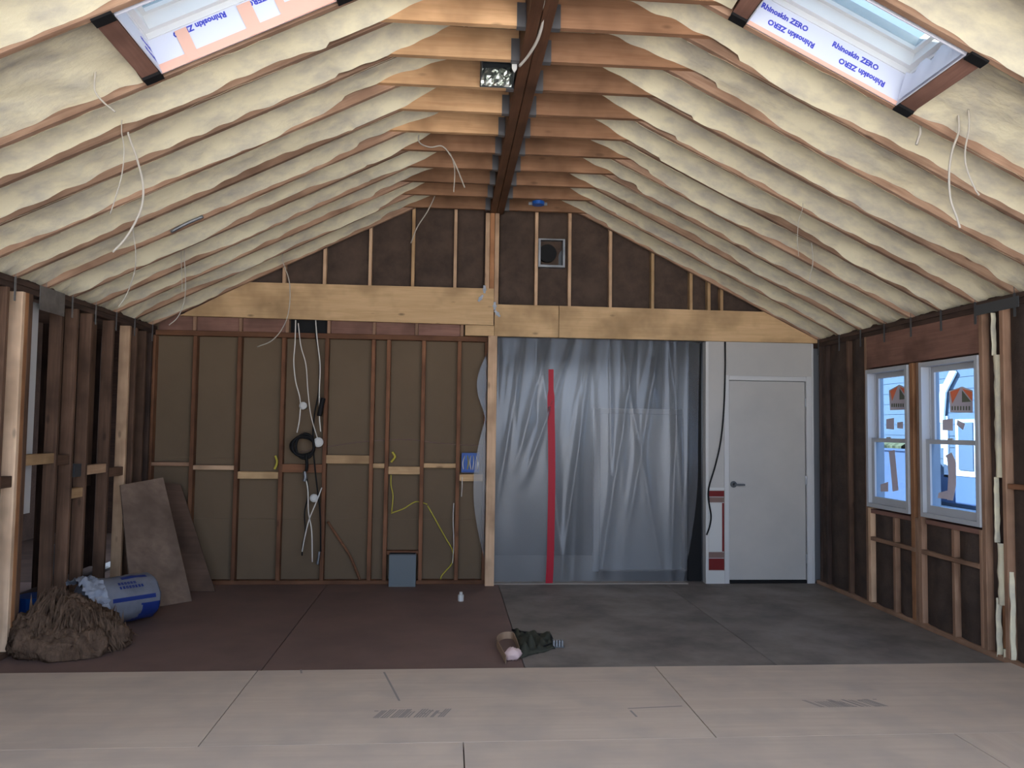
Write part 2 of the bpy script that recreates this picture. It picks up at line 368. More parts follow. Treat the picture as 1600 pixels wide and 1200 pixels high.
# ridge beam, two plies with a groove
for xx in (XC - .036, XC + .036):
    abox('ridge_beam', xx - .034, xx + .034, RY0, D + .02, ZF - .01, ZF + .30, M['stained'], ceil)
hang = MB()
hang.box(-.004, .0, -.045, -.021, 0, .15).box(-.004, 0, .021, .045, 0, .15).box(0, .05, -.022, -.0195, -.004, .13).box(0, .05, .0195, .022, -.004, .13).box(0, .05, -.022, .022, -.006, -.003)
hme = mesh('joist_hanger', hang.v, hang.f); hme.materials.append(M['hanger_steel'])
for s in (-1, 1):
    for k, y in enumerate(RY):
        yc = y - .040
        if s > 0 and k == 0: yc = y - .04
        ext = 1.10 + random.uniform(-.06, .0)
        P = [(XC + s * (bw + .004), ZF), (XC + s * ext, ZF), (XC + s * ext, ZF + .07), (XC + s * (ext - .16), ZF + .185), (XC + s * (bw + .004), ZF + .185)]
        if s < 0: P = P[::-1]
        mid = Vector((XC + s * .6, yc, ZF + .09))
        b = MB().prism([(p[0] - mid.x, p[1] - mid.z) for p in P], -.019, .019, 1)
        j = b.build('ceiling_joist', M['joist'] if s < 0 and 4 < k < 11 else M['joist_brown'], ceil, Matrix.Translation(mid))
        Mh = Matrix.Translation((XC + s * bw, yc, ZF)) @ (Matrix.Rotation(math.pi, 4, 'Z') if s < 0 else Matrix.Identity(4))
        h = link('joist_hanger', hme, None, j, Mh)
# top plates with hurricane ties
for s, X in ((-1, XL), (1, XR)):
    xo = X + s * .05
    abox('top_plate', xo - .045, xo + .045, Y0, 8.1, 2.42, 2.46, M['dark_board'], ceil)
    abox('top_plate', xo - .045, xo + .045, Y0, 8.1, 2.462, 2.50, M['dark_board'], ceil)
    abox('blocking', X + s * .06 - .02, X + s * .06 + .02, RY0, 8.1, 2.502, 2.68, M['dark_board'], ceil)
    for y in RY[:14]:
        t = MB().box(X - s * .002, X - s * .005, y - .035, y - .012, 2.34, 2.50).box(X - s * .002, X - s * .004, y - .024, y - .0195, 2.48, 2.56)
        t.build('hurricane_tie', M['steel'] if s < 0 else M['dark_steel'], ceil)

# ---------------------------------------------------------------- back wall
wb = struct(MB().box(XL - .1, .40, D + .09, D + .103, 0, 2.64).build('wall_back', M['drywall_back']))
# drywall sheet joint as its own lower sheet row, set a little proud
abox('drywall_sheet', XL, .40, D + .087, D + .0895, 1.21, 1.226, M['drywall_back'], wb, ch=.001)
abox('drywall_sheet', XL, .40, D + .086, D + .0895, .62, .632, M['drywall_back'], wb, ch=.001)
sx = [(-2.874, 0), (-2.481, 0), (-2.055, 0), (-1.63, 0), (-1.209, 0), (-.752, 0), (-.601, 0), (-.253, 0), (.103, 0), (.375, 0)]
for x, _ in sx: abox('stud', x - .019, x + .019, D, D + .085, .04, 2.41, M['old_stud'], wb)
abox('bottom_plate', XL, .40, D, D + .085, 0, .038, M['old_stud'], wb)
abox('top_plate', XL, .42, D - .002, D + .086, 2.412, 2.462, M['old_stud'], wb)
# band of short cripples above the plate
BE = [-2.86] + [on(px, 510, 1, D).x for px in (304, 376, 449, 514, 585, 651, 722)]
for i, x in enumerate(BE[1:]): abox('cripple', x - .016, x + .016, D - .004, D + .08, 2.463, 2.62, M['right_stud'], wb)
for i in range(len(BE) - 1):
    if i == 3:
        abox('painted_opening', BE[i] + .018, BE[i + 1] - .018, D + .084, D + .0885, 2.463, 2.63, M['black'], wb)  # black panel paints the darkness of an open bay
    else: abox('blocking', BE[i] + .018, BE[i + 1] - .018, D + .03, D + .07, 2.463, 2.63, M['redboard'], wb)
abox('blocking', XL, .4, D + .03, D + .1, 2.64, 2.90, M['redboard'], wb)
# horizontal blocks between the studs at mid height: pixel row centre, colour
blk = [(0, 722, 728, 'right_stud'), (1, 727, 734, 'light_stud'), (2, 737, 748, 'beam_pine'), (3, 725, 738, 'old_stud'), (4, 711, 724, 'pine'), (5, 724, 731, 'pine'), (6, 729, 741, 'pine'), (7, 724, 731, 'pine'), (8, 741, 752, 'pine')]
for i, ya, yb, mt in blk:
    xa = sx[i][0] + .02; xb = sx[i + 1][0] - .02
    px = 250 + i * 60; z1 = on(px, ya, 1, D).z; z0 = on(px, yb, 1, D).z
    abox('fire_block', xa, xb, D + .002, D + .08, z0, z1, M[mt], wb)
abox('fire_block', -.58, -.275, D + .002, D + .08, .285, .325, M['old_stud'], wb)
# light header beams across the wall
B1 = MB().prism([(-2.62, 2.60), (.437, 2.575), (.437, 2.945), (-1.98, 2.945)], -.045, .0, 1)
link('header_beam', mesh('header_beam', B1.v, B1.f), M['beam_pine'], wb, Matrix.Translation((0, D - .005, 0)))
link('header_beam', mesh('header_beam', *(lambda b: (b.v, b.f))(MB().prism([(-1.5, -.161), (1.55, -.161), (1.55, -.1), (1.04, .150), (-1.5, .161)], -.045, 0, 1))), M['beam_pine'], wb, Matrix.Translation((2.62 - .02, D - .005, 2.627)))
abox('header_beam', .447, 1.094, D - .05, D - .005, 2.466, 2.788, M['beam_pine'], wb)
abox('header_beam', .155, .443, D - .0502, D - .006, 2.466, 2.572, M['beam_pine'], wb)
# post under the ridge
abox('post', .385, .475, D - .095, D - .052, .0, 2.463, M['light_stud'], wb)
abox('post', .345, .388, D - .03, D + .06, 2.947, ZF - .012, M['light_stud'], wb)
abox('post', .391, .437, D - .035, D + .06, 2.947, ZF - .012, M['fir'], wb)
abox('post', .440, .484, D - .03, D + .06, 2.79, ZF - .012, M['light_stud'], wb)
for px, py, a in ((757, 452, 0), (751, 466, .6), (773, 478, 0), (777, 490, -.7)):
    p = on(px, py, 1, D - .055); Mx = Matrix.Translation(p) @ Matrix.Rotation(a, 4, 'Y')
    MB().box(-.012, .012, -.003, .0, -.04, .04).box(-.02, .02, -.006, -.003, -.012, .006).build('metal_strap', M['steel'], wb, Mx)
# gable studs and insulation
gx = [-1.646, -1.252, -.805, -.379, .044, .345, .484, .868, 1.21, 1.633, 2.073, 2.477, 2.666, 2.80]
def gtop(x): return min(ZF - .02 if abs(x - XC) < .9 else 9, rz(x, -1 if x < XC else 1) - .0)
for i, x in enumerate(gx):
    if i in (5, 6): continue
    z0 = 2.947 if x < .44 else 2.79
    if gtop(x) - z0 > .05:
        abox('gable_stud', x - .016, x + .016, D - .0, D + .085, z0, gtop(x) + .08, M['light_stud'] if i in (0, 1, 2, 4, 7, 8, 9) else M['pine'], wb)
def batt(x0, x1, zlo, ztopf, y, parent, seed, name='insulation_batt', amp=.02):
    nx, nz_ = 8, 16; v = []
    for i in range(nz_ + 1):
        for j in range(nx + 1):
            x = x0 + (x1 - x0) * j / nx; zt = ztopf(x); z = zlo + (zt - zlo) * i / nz_
            e = min(j, nx - j) / nx * 2
            v.append((x, y + .03 - .03 * e ** .5 + amp * noise.noise(Vector((x * 5, z * 3.5, seed))) * (e > 0) + amp * .5 * noise.noise(Vector((x * 14 + z * 9, z * 7, seed))), z))
    f = [(i * (nx + 1) + j, i * (nx + 1) + j + 1, (i + 1) * (nx + 1) + j + 1, (i + 1) * (nx + 1) + j) for i in range(nz_) for j in range(nx)]
    return link(name, mesh(name, v, f, True), M['batt'], parent)
ge = [-2.30] + gx[:5] + [.345] ; 
for i in range(len(ge) - 1): batt(ge[i] + .014, ge[i + 1] - .014, 2.93, lambda x: gtop(x) + .06, D + .045, wb, i)
ge = [.484] + gx[7:] + [3.25]
for i in range(len(ge) - 1): batt(ge[i] + .014, ge[i + 1] - .014, 2.77, lambda x: gtop(x) + .06, D + .045, wb, i + 20)
MB().prism([(XL - .3, 2.475), (XR + .3, 2.475), (XR + .3, 2.6), (XC, 4.3), (XL - .3, 2.6)], D + .11, D + .14, 1).build('gable_sheathing', M['dark_board'], wb)
# black strip painting in the dark gap beside the curtain, no framing; then drywall edge
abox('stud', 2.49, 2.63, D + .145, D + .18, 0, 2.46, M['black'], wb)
abox('drywall_strip', 2.63, 2.66, D + .0, D + .10, 0, 2.464, M['white'], wb)
# the painted partition with the door
pw = MB()
xd0, xd1, zd = 2.875, 3.695, 2.07
pw.box(2.645, xd0 - .05, D + .01, D + .03, 0, 2.47).box(xd0 - .05, 3.775, D + .01, D + .03, zd + .02, 2.47)
pw.build('wall_panel', M['door_white'], wb)
d1 = struct(abox('door_1', xd0 + .006, xd1 - .006, D + .02, D + .055, .035, zd - .006, M['door_white']))
abox('casing', xd0 - .05, xd0, D - .004, D + .03, 0, zd + .05, M['casing'], d1)
abox('casing', xd1, xd1 + .06, D - .004, D + .03, 0, zd + .05, M['casing'], d1)
abox('casing', xd0 + .001, xd1 - .001, D - .003, D + .029, zd, zd + .048, M['casing'], d1)
abox('threshold', xd0, xd1, D + .012, D + .06, 0, .03, M['black'], d1)
kx = on(1147, 757, 1, D).x; kz = on(1147, 757, 1, D).z
MB().cyl((kx, D + .02, kz), (kx, D + .01, kz), .033, n=20).cyl((kx, D + .01, kz), (kx, D - .035, kz), .012, n=12).box(kx - .012, kx + .10, D - .045, D - .030, kz - .010, kz + .008).build('door_handle', M['dark_steel'], d1, smooth=False)
for z in (.25, 1.05, 1.85): MB().cyl((xd1 - .004, D + .012, z - .045), (xd1 - .004, D + .012, z + .045), .007, n=8).build('hinge', M['steel'], d1)
abox('casing', 3.757, 3.775, D - .0, D + .03, 0, 2.46, M['casing'], wb)
# old wallpaper bands on the strip left of the door
def band(y0, y1, x0, x1, mat, nm='wallpaper_band', d=.002):
    z1 = on(1118, y0, 1, D).z; z0 = on(1118, y1, 1, D).z; abox(nm, x0, x1, D + .010 - d, D + .0101, z0, z1, mat, wb, ch=.0005)
xs0, xs1 = 2.664, 2.824
band(762, 766, xs0, xs1, M['white'], 'wainscot_rail', .010)
band(767, 776, xs0, xs1, M['maroon']); band(777, 785, xs0, xs1, M['taupe']); band(786, 862, xs0, xs1 - .022, M['white'], 'wallpaper_band')
band(786, 862, xs1 - .021, xs1, M['maroon']); band(863, 872, xs0, xs1, M['taupe']); band(873, 891, xs0, xs1, M['maroon']); band(892, 915, xs0 - .03, xs1, M['white'], 'baseboard', .014)

# the room behind the polythene
nr = MB().box(.35, 3.95, 9.9, 9.95, -.02, 2.8).box(2.67, 2.72, D + .14, 9.95, -.02, 2.8).box(.35, 3.95, D + .14, 9.9, -.02, -.004).box(.35, .399, D + .104, 9.95, -.02, 2.46).box(.35, .40, D + .142, 9.95, 2.4, 2.8).box(-3.2, .35, D + .15, D + .2, -.3, 2.6).box(.35, 3.95, D + .14, 9.95, 2.75, 2.8).box(2.65, XR + .1, D + .10, D + .14, -.02, 2.6)
struct(nr.build('wall_next_room', plain('next_room_paint', (.24, .25, .27), .8)))
a, b = on(931, 642, 1, 8.75), on(1062, 915, 1, 8.75)
d2 = struct(abox('door_2', a.x + .05, b.x + .02, 8.75, 8.79, .02, a.z - .03, M['vinyl']))
abox('casing', a.x - .02, a.x + .045, 8.735, 8.80, 0, a.z + .03, M['vinyl'], d2)
abox('casing', a.x + .046, b.x + .02, 8.735, 8.80, a.z - .028, a.z + .03, M['vinyl'], d2)

# polythene dust curtain: hung in folds behind the post
def sheet():
    zt = 2.47; nx, nz_ = 170, 80; v = []; rp = random.Random(12)
    PL = [(.5 + .09 * k + rp.uniform(-.05, .05), .5 + .09 * k + rp.uniform(-.55, .25), rp.uniform(.010, .028), rp.uniform(-.035, .018), rp.choice((.25, .4, .6, 1.1))) for k in range(23)]
    PL += [(1.25, .45, .02, -.05, .5), (1.45, 1.15, .02, -.04, 1.1), (1.9, 1.55, .018, -.045, 1.1), (2.15, 1.75, .02, -.04, .8), (1.0, .42, .025, -.04, .45), (1.75, 2.2, .02, -.03, 1.1)]
    for i in range(nz_ + 1):
        t = i / nz_; z = zt - t * (zt - .006)
        py = 530 + t * 388
        lx = .395; 
        bul = .12 * max(0, math.sin(math.pi * min(1, max(0, (t - .06) / .28)))) * 1.0 + .14 * max(0, math.sin(math.pi * min(1, max(0, (t - .30) / .62))))
        x0 = lx - bul * .95
        x1 = 2.585 - .02 * math.sin(t * 3) - .17 * max(0, (t - .55) / .45) ** 1.6
        for j in range(nx + 1):
            u = j / nx; x = x0 + (x1 - x0) * u
            y_ = 0
            for (pa, pb, wd, am, te) in PL:
                if t > te + .12: continue
                d_ = abs(x - (pa + (pb - pa) * t)); ww = wd * (1 + 1.6 * t)
                if d_ < ww * 5: y_ += am * math.exp(-(d_ / ww) ** 1.3) * min(1, max(0, (te + .12 - t) / .25))
            big = .05 * noise.noise(Vector((u * 2.4, t * 1.6, 1))) + .008 * noise.noise(Vector((u * 14, t * 3, 9)))
            amp = min(1, t * 5 + .25) * min(1, (1 - u) * 14 + .2)
            y = D + .055 + (y_ + big) * amp
            if x < .40: y = D - .02 + .03 * (x - x0)
            v.append((x, max(D - .045, y), z))
    f = [(i * (nx + 1) + j, i * (nx + 1) + j + 1, (i + 1) * (nx + 1) + j + 1, (i + 1) * (nx + 1) + j) for i in range(nz_) for j in range(nx)]
    o = link('plastic_curtain', mesh('plastic_curtain', v, f, True), M['poly']); return o
pc = tag(sheet(), 'translucent plastic dust curtain with red zipper hung across the opening', 'curtain')
pts = [on(px, py, 1, D - .02) for px, py in ((861, 577), (861, 640), (862, 700), (862, 760), (861, 820), (860, 870), (858, 912))]
v = []; f = []
for i, p in enumerate(smoothpath(pts)):
    w = .036 if i > 3 else .026; v += [p + Vector((-w, 0, 0)), p + Vector((w, 0, 0)), p + Vector((w, .003, 0)), p + Vector((-w, .003, 0))]
for i in range(len(v) // 4 - 1):
    for k in range(4): f.append((i * 4 + k, i * 4 + (k + 1) % 4, i * 4 + 4 + (k + 1) % 4, i * 4 + 4 + k))
f += [(0, 1, 2, 3), tuple(len(v) - 4 + k for k in (3, 2, 1, 0))]
z_ = link('zipper', mesh('zipper', v, f), M['red'], pc); z_['label'] = 'long red adhesive zipper'
abox('hem_strip', .41, 2.44, D - .03, D + .08, .0, .012, M['lumber_grey'], wb)

# ---------------------------------------------------------------- right wall
def ry(px, py=900): return on(px, py, 0, XR).y
wr = MB()
# outer sheathing with the two window holes
wy = [(6.36, 7.02), (5.47, 6.19)]; wz0, wz1 = .885, 2.115
TH = .15
def wallbox(y0, y1, z0, z1): wr.box(XR + TH - .02, XR + TH, y0, y1, z0, z1)
wallbox(Y0, wy[1][0], -.02, 2.7); wallbox(wy[1][1], wy[0][0], -.02, 2.7); wallbox(wy[0][1], 8.2, -.02, 2.7)
for a, b in wy: wallbox(a, b, -.02, wz0); wallbox(a, b, wz1, 2.7)
wright = struct(wr.build('wall_right', M['dark_board']))
def rstud(y0, y1, z0, z1, mt='right_stud', d=.0, nm='stud'): return abox(nm, XR + d, XR + .125, y0, y1, z0, z1, M[mt], wright)
rstud(Y0, 8.05, 0, .038, 'right_stud', 0, 'bottom_plate')
for y in (7.93, 7.80): rstud(y, y + .035, .04, 2.42, 'dark_board')
rstud(7.355, 7.39, .04, 2.42, 'left_stud')
rstud(7.022, 7.06, .04, 2.42)                       # king stud
rstud(6.975, 7.020, .04, wz0 - .01, 'light_stud', -.002)
rstud(6.20, 6.245, .04, wz1 + .01); rstud(6.247, 6.29, .04, wz0 - .02); rstud(6.292, 6.345, .04, wz1 + .01, 'fir')
rstud(5.425, 5.465, .04, 2.42, 'right_stud'); rstud(5.468, 5.50, .04, wz0 - .02)
hb = abox('window_header', XR + .002, XR + .09, 5.467, 7.02, wz1 + .015, 2.42, M['redboard'], wright)
for a, b in wy:
    rstud(a - .0, b - .045, wz0 - .055, wz0 - .018, 'redboard', .002, 'rough_sill')
zb = on(1394, 848, 0, XR).z
for (a, b), c in zip(((6.292, 6.973), (5.502, 6.198)), (6.60, 5.80)):
    rstud(c - .018, c + .018, .04, .585, 'right_stud', -.001, 'cripple'); rstud(c - .018, c + .018, .625, wz0 - .057, 'right_stud', 0, 'cripple')
    rstud(a, b, .588, .622, 'right_stud', -.003, 'fire_block')
for y in (5.33,): pass
ins = plain('right_batt', (.085, .058, .045), .95, c2=(.05, .036, .03), scale=6, bump=.9, bd=.02)
def rbatt(y0, y1, z0, z1, seed, amp=.02):
    nx, nz_ = 6, 16; v = []
    for i in range(nz_ + 1):
        for j in range(nx + 1):
            y = y0 + (y1 - y0) * j / nx; z = z0 + (z1 - z0) * i / nz_; e = min(j, nx - j) / nx * 2
            v.append((XR + .045 - .03 * e ** .5 + amp * noise.noise(Vector((y * 6, z * 4, seed))) * (e > 0), y, z))
    f = [(i * (nx + 1) + j, (i + 1) * (nx + 1) + j, (i + 1) * (nx + 1) + j + 1, i * (nx + 1) + j + 1) for i in range(nz_) for j in range(nx)]
    link('insulation_batt', mesh('insulation_batt', v, f, True), ins, wright)
ib = [(7.84, 8.05), (7.39, 7.80), (7.06, 7.355)]
for i, (a, b) in enumerate(ib): rbatt(a, b, .04, 2.42, i)
k = 5
for a, b in ((6.292, 6.582), (6.618, 6.973), (5.502, 5.782), (5.818, 6.198)):
    rbatt(a, b, .04, .586, k); rbatt(a, b, .624, wz0 - .057, k + 1); k += 2
# foam-edged stud bay next to the windows, then insulated bays towards the camera
rstud(5.36, 5.395, .04, 2.42, 'dark_board', .03)
rstud(5.205, 5.245, .04, 2.42, 'right_stud', -.002)
def foamstrip(y0, y1, z0, z1, seed):
    n = 40; v = []
    for i in range(n + 1):
        z = z0 + (z1 - z0) * i / n
        for j in range(5):
            u = j / 4; j0 = .012 * noise.noise(Vector((z * 9, seed, 1)))
            y = y0 + (y1 - y0) * u + (1 - u) * j0 + u * .5 * j0
            v.append((XR + .035 - .035 * math.sin(math.pi * u) + .006 * noise.noise(Vector((z * 14, u * 3, seed))), y, z))
    f = [(i * 5 + j, (i + 1) * 5 + j, (i + 1) * 5 + j + 1, i * 5 + j + 1) for i in range(n) for j in range(4)]
    link('foam_insulation', mesh('foam_insulation', v, f, True), M['foam'], wright)
foamstrip(5.248, 5.35, 1.25, 2.10, 3); foamstrip(5.248, 5.35, .38, .80, 7); foamstrip(5.25, 5.29, .02, .09, 9); foamstrip(5.325, 5.345, .02, .42, 11); foamstrip(5.19, 5.204, .02, .62, 12); foamstrip(5.325, 5.337, .8, 1.25, 14); foamstrip(5.325, 5.337, 2.1, 2.40, 15)
rstud(5.25, 5.30, .09, .38, 'fir', .02, 'blocking')
for i in range(16):
    b = 5.19 - i * .406; a = b - .37
    if a < Y0: break
    rstud(a - .036, a - .002, .04, 2.42); rbatt(a, b, .04, 2.42, 30 + i); 
    rstud(a, b, 1.18, 1.215, 'old_stud', -.001, 'fire_block')
# steel plates nailed over the top plates
a, b = on(1522, 480, 0, XR - .006), on(1592, 480, 0, XR - .006)
MB().box(XR - .008, XR - .004, b.y, a.y, 2.40, 2.475).build('steel_plate', M['dark_steel'], wright)

# windows
def dh_window(n, y0, y1, seed):
    x0 = XR - .012; x1 = XR + TH - .01; z0, z1 = wz0, wz1
    w = struct(empty('window_%d' % n, (XR, (y0 + y1) / 2, z0)))
    fw = .035
    fr = MB()
    fr.box(x0, x1, y0, y0 + fw, z0, z1).box(x0, x1, y1 - fw, y1, z0, z1).box(x0, x1, y0 + fw, y1 - fw, z1 - fw, z1).box(x0, x1, y0 + fw, y1 - fw, z0, z0 + fw)
    fr.box(XR + .055, XR + .062, y0 + fw, y0 + fw + .012, z0 + fw, z1 - fw).box(XR + .055, XR + .062, y1 - fw - .012, y1 - fw, z0 + fw, z1 - fw)
    fr.build('frame', M['window_vinyl'], w)
    ya, yb = y0 + fw + .002, y1 - fw - .002; zm = on(1450, 690, 0, XR + .05).z
    for nm, xa, za, zb, sw in (('lower_sash', XR + .020, z0 + fw, zm + .018, .048), ('upper_sash', XR + .066, zm - .018, z1 - fw, .045)):
        s_ = MB(); xb = xa + .036
        s_.box(xa, xb, ya, ya + sw, za, zb).box(xa, xb, yb - sw, yb, za, zb).box(xa, xb, ya + sw, yb - sw, za, za + (.06 if nm[0] == 'l' else .035)).box(xa, xb, ya + sw, yb - sw, zb - (.035 if nm[0] == 'l' else .045), zb)
        so = s_.build('sash', M['window_vinyl'], w)
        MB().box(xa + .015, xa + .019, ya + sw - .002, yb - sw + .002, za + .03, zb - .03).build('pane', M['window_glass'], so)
    MB().box(XR + .012, XR + .021, (ya + yb) / 2 - .03, (ya + yb) / 2 + .03, zm + .018, zm + .03).build('sash_lock', M['window_vinyl'], w)
    return w, XR + .080, XR + .033
def quad_on(px, xpl, mat, name, parent, th=.0012):
    P = [on(a, b, 0, xpl) for a, b in px]; n = len(P)
    v = P + [p + Vector((-th, 0, 0)) for p in P]
    f = [tuple(range(n)), tuple(range(n, 2 * n))[::-1]] + [(i, (i + 1) % n, n + (i + 1) % n, n + i) for i in range(n)]
    return link(name, mesh(name, v, f), mat, parent)
w1, gu, gl_ = dh_window(1, *wy[0], 1)
w2, gu, gl_ = dh_window(2, *wy[1], 2)
def sticker(par, x0, x1, yt, yb, sk):
    s_ = quad_on([(x0, yt + 8 + sk), (x0 + (x1 - x0) * .55, yt), (x1, yt + 6), (x1, yb), (x0 + 2, yb + sk)], gu, M['sticker'], 'window_label', par)
    xm = x0 + (x1 - x0) * .52; ym = yt + (yb - yt) * .55
    quad_on([(x0 + 2, yt + 9 + sk), (xm - 2, yt + 3), (x0 + 5, ym + 4)], gu - .002, M['sticker_orange'], 'label_print', s_)
    quad_on([(xm + 1, yt + 3), (x1 - 1, yt + 8), (x1 - 1, ym)], gu - .002, M['sticker_orange'], 'label_print', s_)
    quad_on([(xm + 1, yt + 6), (x1 - 3, ym + 1), (xm + 1, ym + 2)], gu - .002, M['sticker_dark'], 'label_print', s_)
    for i in range(7):
        a = x0 + 4 + i * (x1 - x0 - 6) / 7; quad_on([(a, ym + 8), (a + 2, ym + 8), (a + 2, yb - 4), (a, yb - 4)], gu - .002, M['sticker_dark'], 'label_print', s_)
sticker(w1, 1389, 1419, 601, 640, 1); sticker(w2, 1483, 1520, 604, 645, -1)
for par, x, q in ((w1, gu, [(1385, 655), (1397, 653), (1397, 671), (1385, 670)]), (w1, gu, [(1402, 660), (1411, 659), (1411, 670), (1402, 669)]),
                  (w2, gu, [(1473, 656), (1489, 654), (1489, 673), (1473, 672)]), (w2, gu, [(1496, 656), (1508, 662), (1505, 672), (1495, 664)]),
                  (w1, gl_, [(1389, 705), (1398, 703), (1404, 766), (1395, 768)]), (w1, gl_, [(1376, 757), (1388, 753), (1388, 768), (1376, 768)]),
                  (w2, gl_, [(1477, 712), (1487, 707), (1494, 722), (1494, 758), (1489, 782), (1480, 781), (1482, 740), (1480, 716)]), (w2, gl_, [(1467, 770), (1482, 766), (1480, 780), (1465, 778)])):
    quad_on(q, x, M['sticker'], 'paper_sticker', par)

# ---------------------------------------------------------------- left wall, open to a dark space
wl = MB().box(-5.6, -5.55, Y0, 12, -.3, 2.9).box(-5.6, XL - .1, Y0, 12, 2.9, 2.95).box(-5.6, XL - .1, 11.95, 12, -.3, 2.9).box(-5.6, XL - .12, Y0 - .05, Y0, -.3, 2.95)
wleft = struct(wl.build('wall_left', M['dark_board']))
def ls(y0, y1, mt='left_stud', z0=.04, z1=2.42, d=.09, nm='stud', off=0): return abox(nm, XL - d - off, XL - off, y0, y1, z0, z1, M[mt], wleft)
ls(Y0, 8.05, 'left_stud', 0, .038, nm='bottom_plate')
for y, mt in ((5.25, 'left_stud'), (5.42, 'left_stud'), (5.615, 'pale_post'), (6.17, 'left_stud'), (6.41, 'left_stud'), (6.66, 'left_stud'), (7.08, 'left_stud'), (7.44, 'light_stud'), (7.60, 'left_stud'), (7.83, 'left_stud'), (7.98, 'dark_board')):
    ls(y - .02, y + .018, mt)
ls(5.634, 5.68, 'fir'); ls(5.682, 5.735, 'left_stud')
abox('corner_strip', XL - .125, XL - .10, 5.93, 6.02, .9, 2.40, M['casing'], wleft)
# wide old boards behind the studs
for x, y0, y1, z0, z1, mt in ((-3.02, 5.0, 5.55, .0, 2.4, 'left_stud'), (-3.0, 6.3, 6.62, 1.25, 2.4, 'dark_board'), (-3.0, 6.86, 7.08, 1.2, 2.4, 'left_stud'), (-3.10, 7.15, 7.32, 1.0, 2.4, 'dark_board'), (-3.02, 7.66, 7.84, 0, 2.4, 'dark_board'), (-3.05, 5.85, 6.12, 1.6, 2.4, 'dark_board')):
    abox('old_board', x - .02, x, y0, y1, z0, z1, M[mt], wleft)
for y in (6.0, 6.5, 6.95, 7.4, 7.9, 8.4): abox('stud', -3.60, -3.51, y, y + .04, 0, 2.42, M['dark_board'], wleft)
for px, py, ya, yb, mt in ((65, 716, 5.74, 6.15, 'pine'), (133, 767, 6.43, 6.64, 'pine'), (158, 731, 6.68, 7.06, 'light_stud'), (190, 735, 7.10, 7.42, 'left_stud'), (12, 752, 5.44, 5.59, 'left_stud'), (104, 717, 6.19, 6.39, 'left_stud')):
    z = on(px, py, 0, XL).z; ls(ya, yb, mt, z - .045, z + .03, nm='fire_block', off=.012, d=.06)
for i in range(18):
    y = 5.0 - i * .406
    if y < Y0 + .1: break
    ls(y - .02, y + .018, 'left_stud')
for i in range(5):
    y = 5.17 - i * 1.5; abox('old_board', XL - .14, XL - .10, max(Y0, y - 1.49), y, 0, 2.42, M['left_stud'], wleft)
a, b = on(62, 466, 0, XL + .004), on(101, 470, 0, XL + .004)
MB().box(XL + .002, XL + .006, a.y, b.y, 2.33, 2.50).build('steel_plate', M['steel'], wleft)

# ---------------------------------------------------------------- outside
g = struct(MB().box(-60, 60, -60, 60, -.34, -.32).build('ground', M['snow']))
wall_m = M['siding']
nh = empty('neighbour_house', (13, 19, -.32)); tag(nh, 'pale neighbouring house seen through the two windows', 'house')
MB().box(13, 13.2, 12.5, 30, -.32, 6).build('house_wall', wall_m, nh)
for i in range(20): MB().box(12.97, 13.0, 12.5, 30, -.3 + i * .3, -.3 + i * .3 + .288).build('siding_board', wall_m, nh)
def hbox(nm, y0, y1, z0, z1, mat='white', x=12.93, th=.06): return MB().box(x, x + th, y0, y1, z0, z1).build(nm, M[mat], nh)
tr = plain('house_trim', (.85, .87, .9), .5)
M['house_trim'] = tr
def hpx(px, py): p = on(px, py, 0, 12.93); return p.y, p.z
def hq(nm, xl, xr, yt, yb, mat='house_trim', x=12.93):
    a = on(xl, yb, 0, x); b = on(xr, yt, 0, x); return hbox(nm, min(a.y, b.y), max(a.y, b.y), min(a.z, b.z), max(a.z, b.z), mat, x)
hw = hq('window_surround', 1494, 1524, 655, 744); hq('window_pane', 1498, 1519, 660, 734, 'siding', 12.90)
hq('porch_post', 1475, 1480, 650, 745); hq('porch_post', 1470, 1473, 600, 700); hq('porch_post', 1378, 1381, 700, 745)
hq('foundation', 1340, 1545, 748, 764, 'roofing')
a = on(1491, 578, 0, 12.9); b = on(1474, 612, 0, 12.9)
board('rake_board', a, b, .05, .22, tr, nh); c = on(1470, 660, 0, 12.9); board('rake_board', b, c, .05, .25, tr, nh)
ft = on(1400, 704, 0, 11.2).z
fence = tag(MB().box(11.2, 11.25, 18.75, 21.5, -.32, ft).box(11.15, 11.3, 18.75, 21.5, ft, ft + .05).build('fence', plain('fence_paint', (.07, .10, .17), .7)), 'low blue-grey fence in the snowy yard beyond the left window', 'fence')
hv = []; hf = []; nn = 60
for i in range(nn + 1):
    for j in range(7):
        a_ = math.pi * j / 6; r_ = .16 * (1 + .35 * noise.noise(Vector((i * .6, j, 2)))); hv.append((12.1 + 2 * r_ * math.cos(a_), 20.2 + 3.2 * i / nn, -.32 + (ft + .32) * (1 if 0 < j < 6 else 0) + r_ * 1.2 * math.sin(a_)))
hf = [(i * 7 + j, (i + 1) * 7 + j, (i + 1) * 7 + j + 1, i * 7 + j + 1) for i in range(nn) for j in range(6)]
tag(link('hedge', mesh('hedge', hv, hf), M['tree']), 'green hedge top showing over the fence outside the left window', 'hedge')

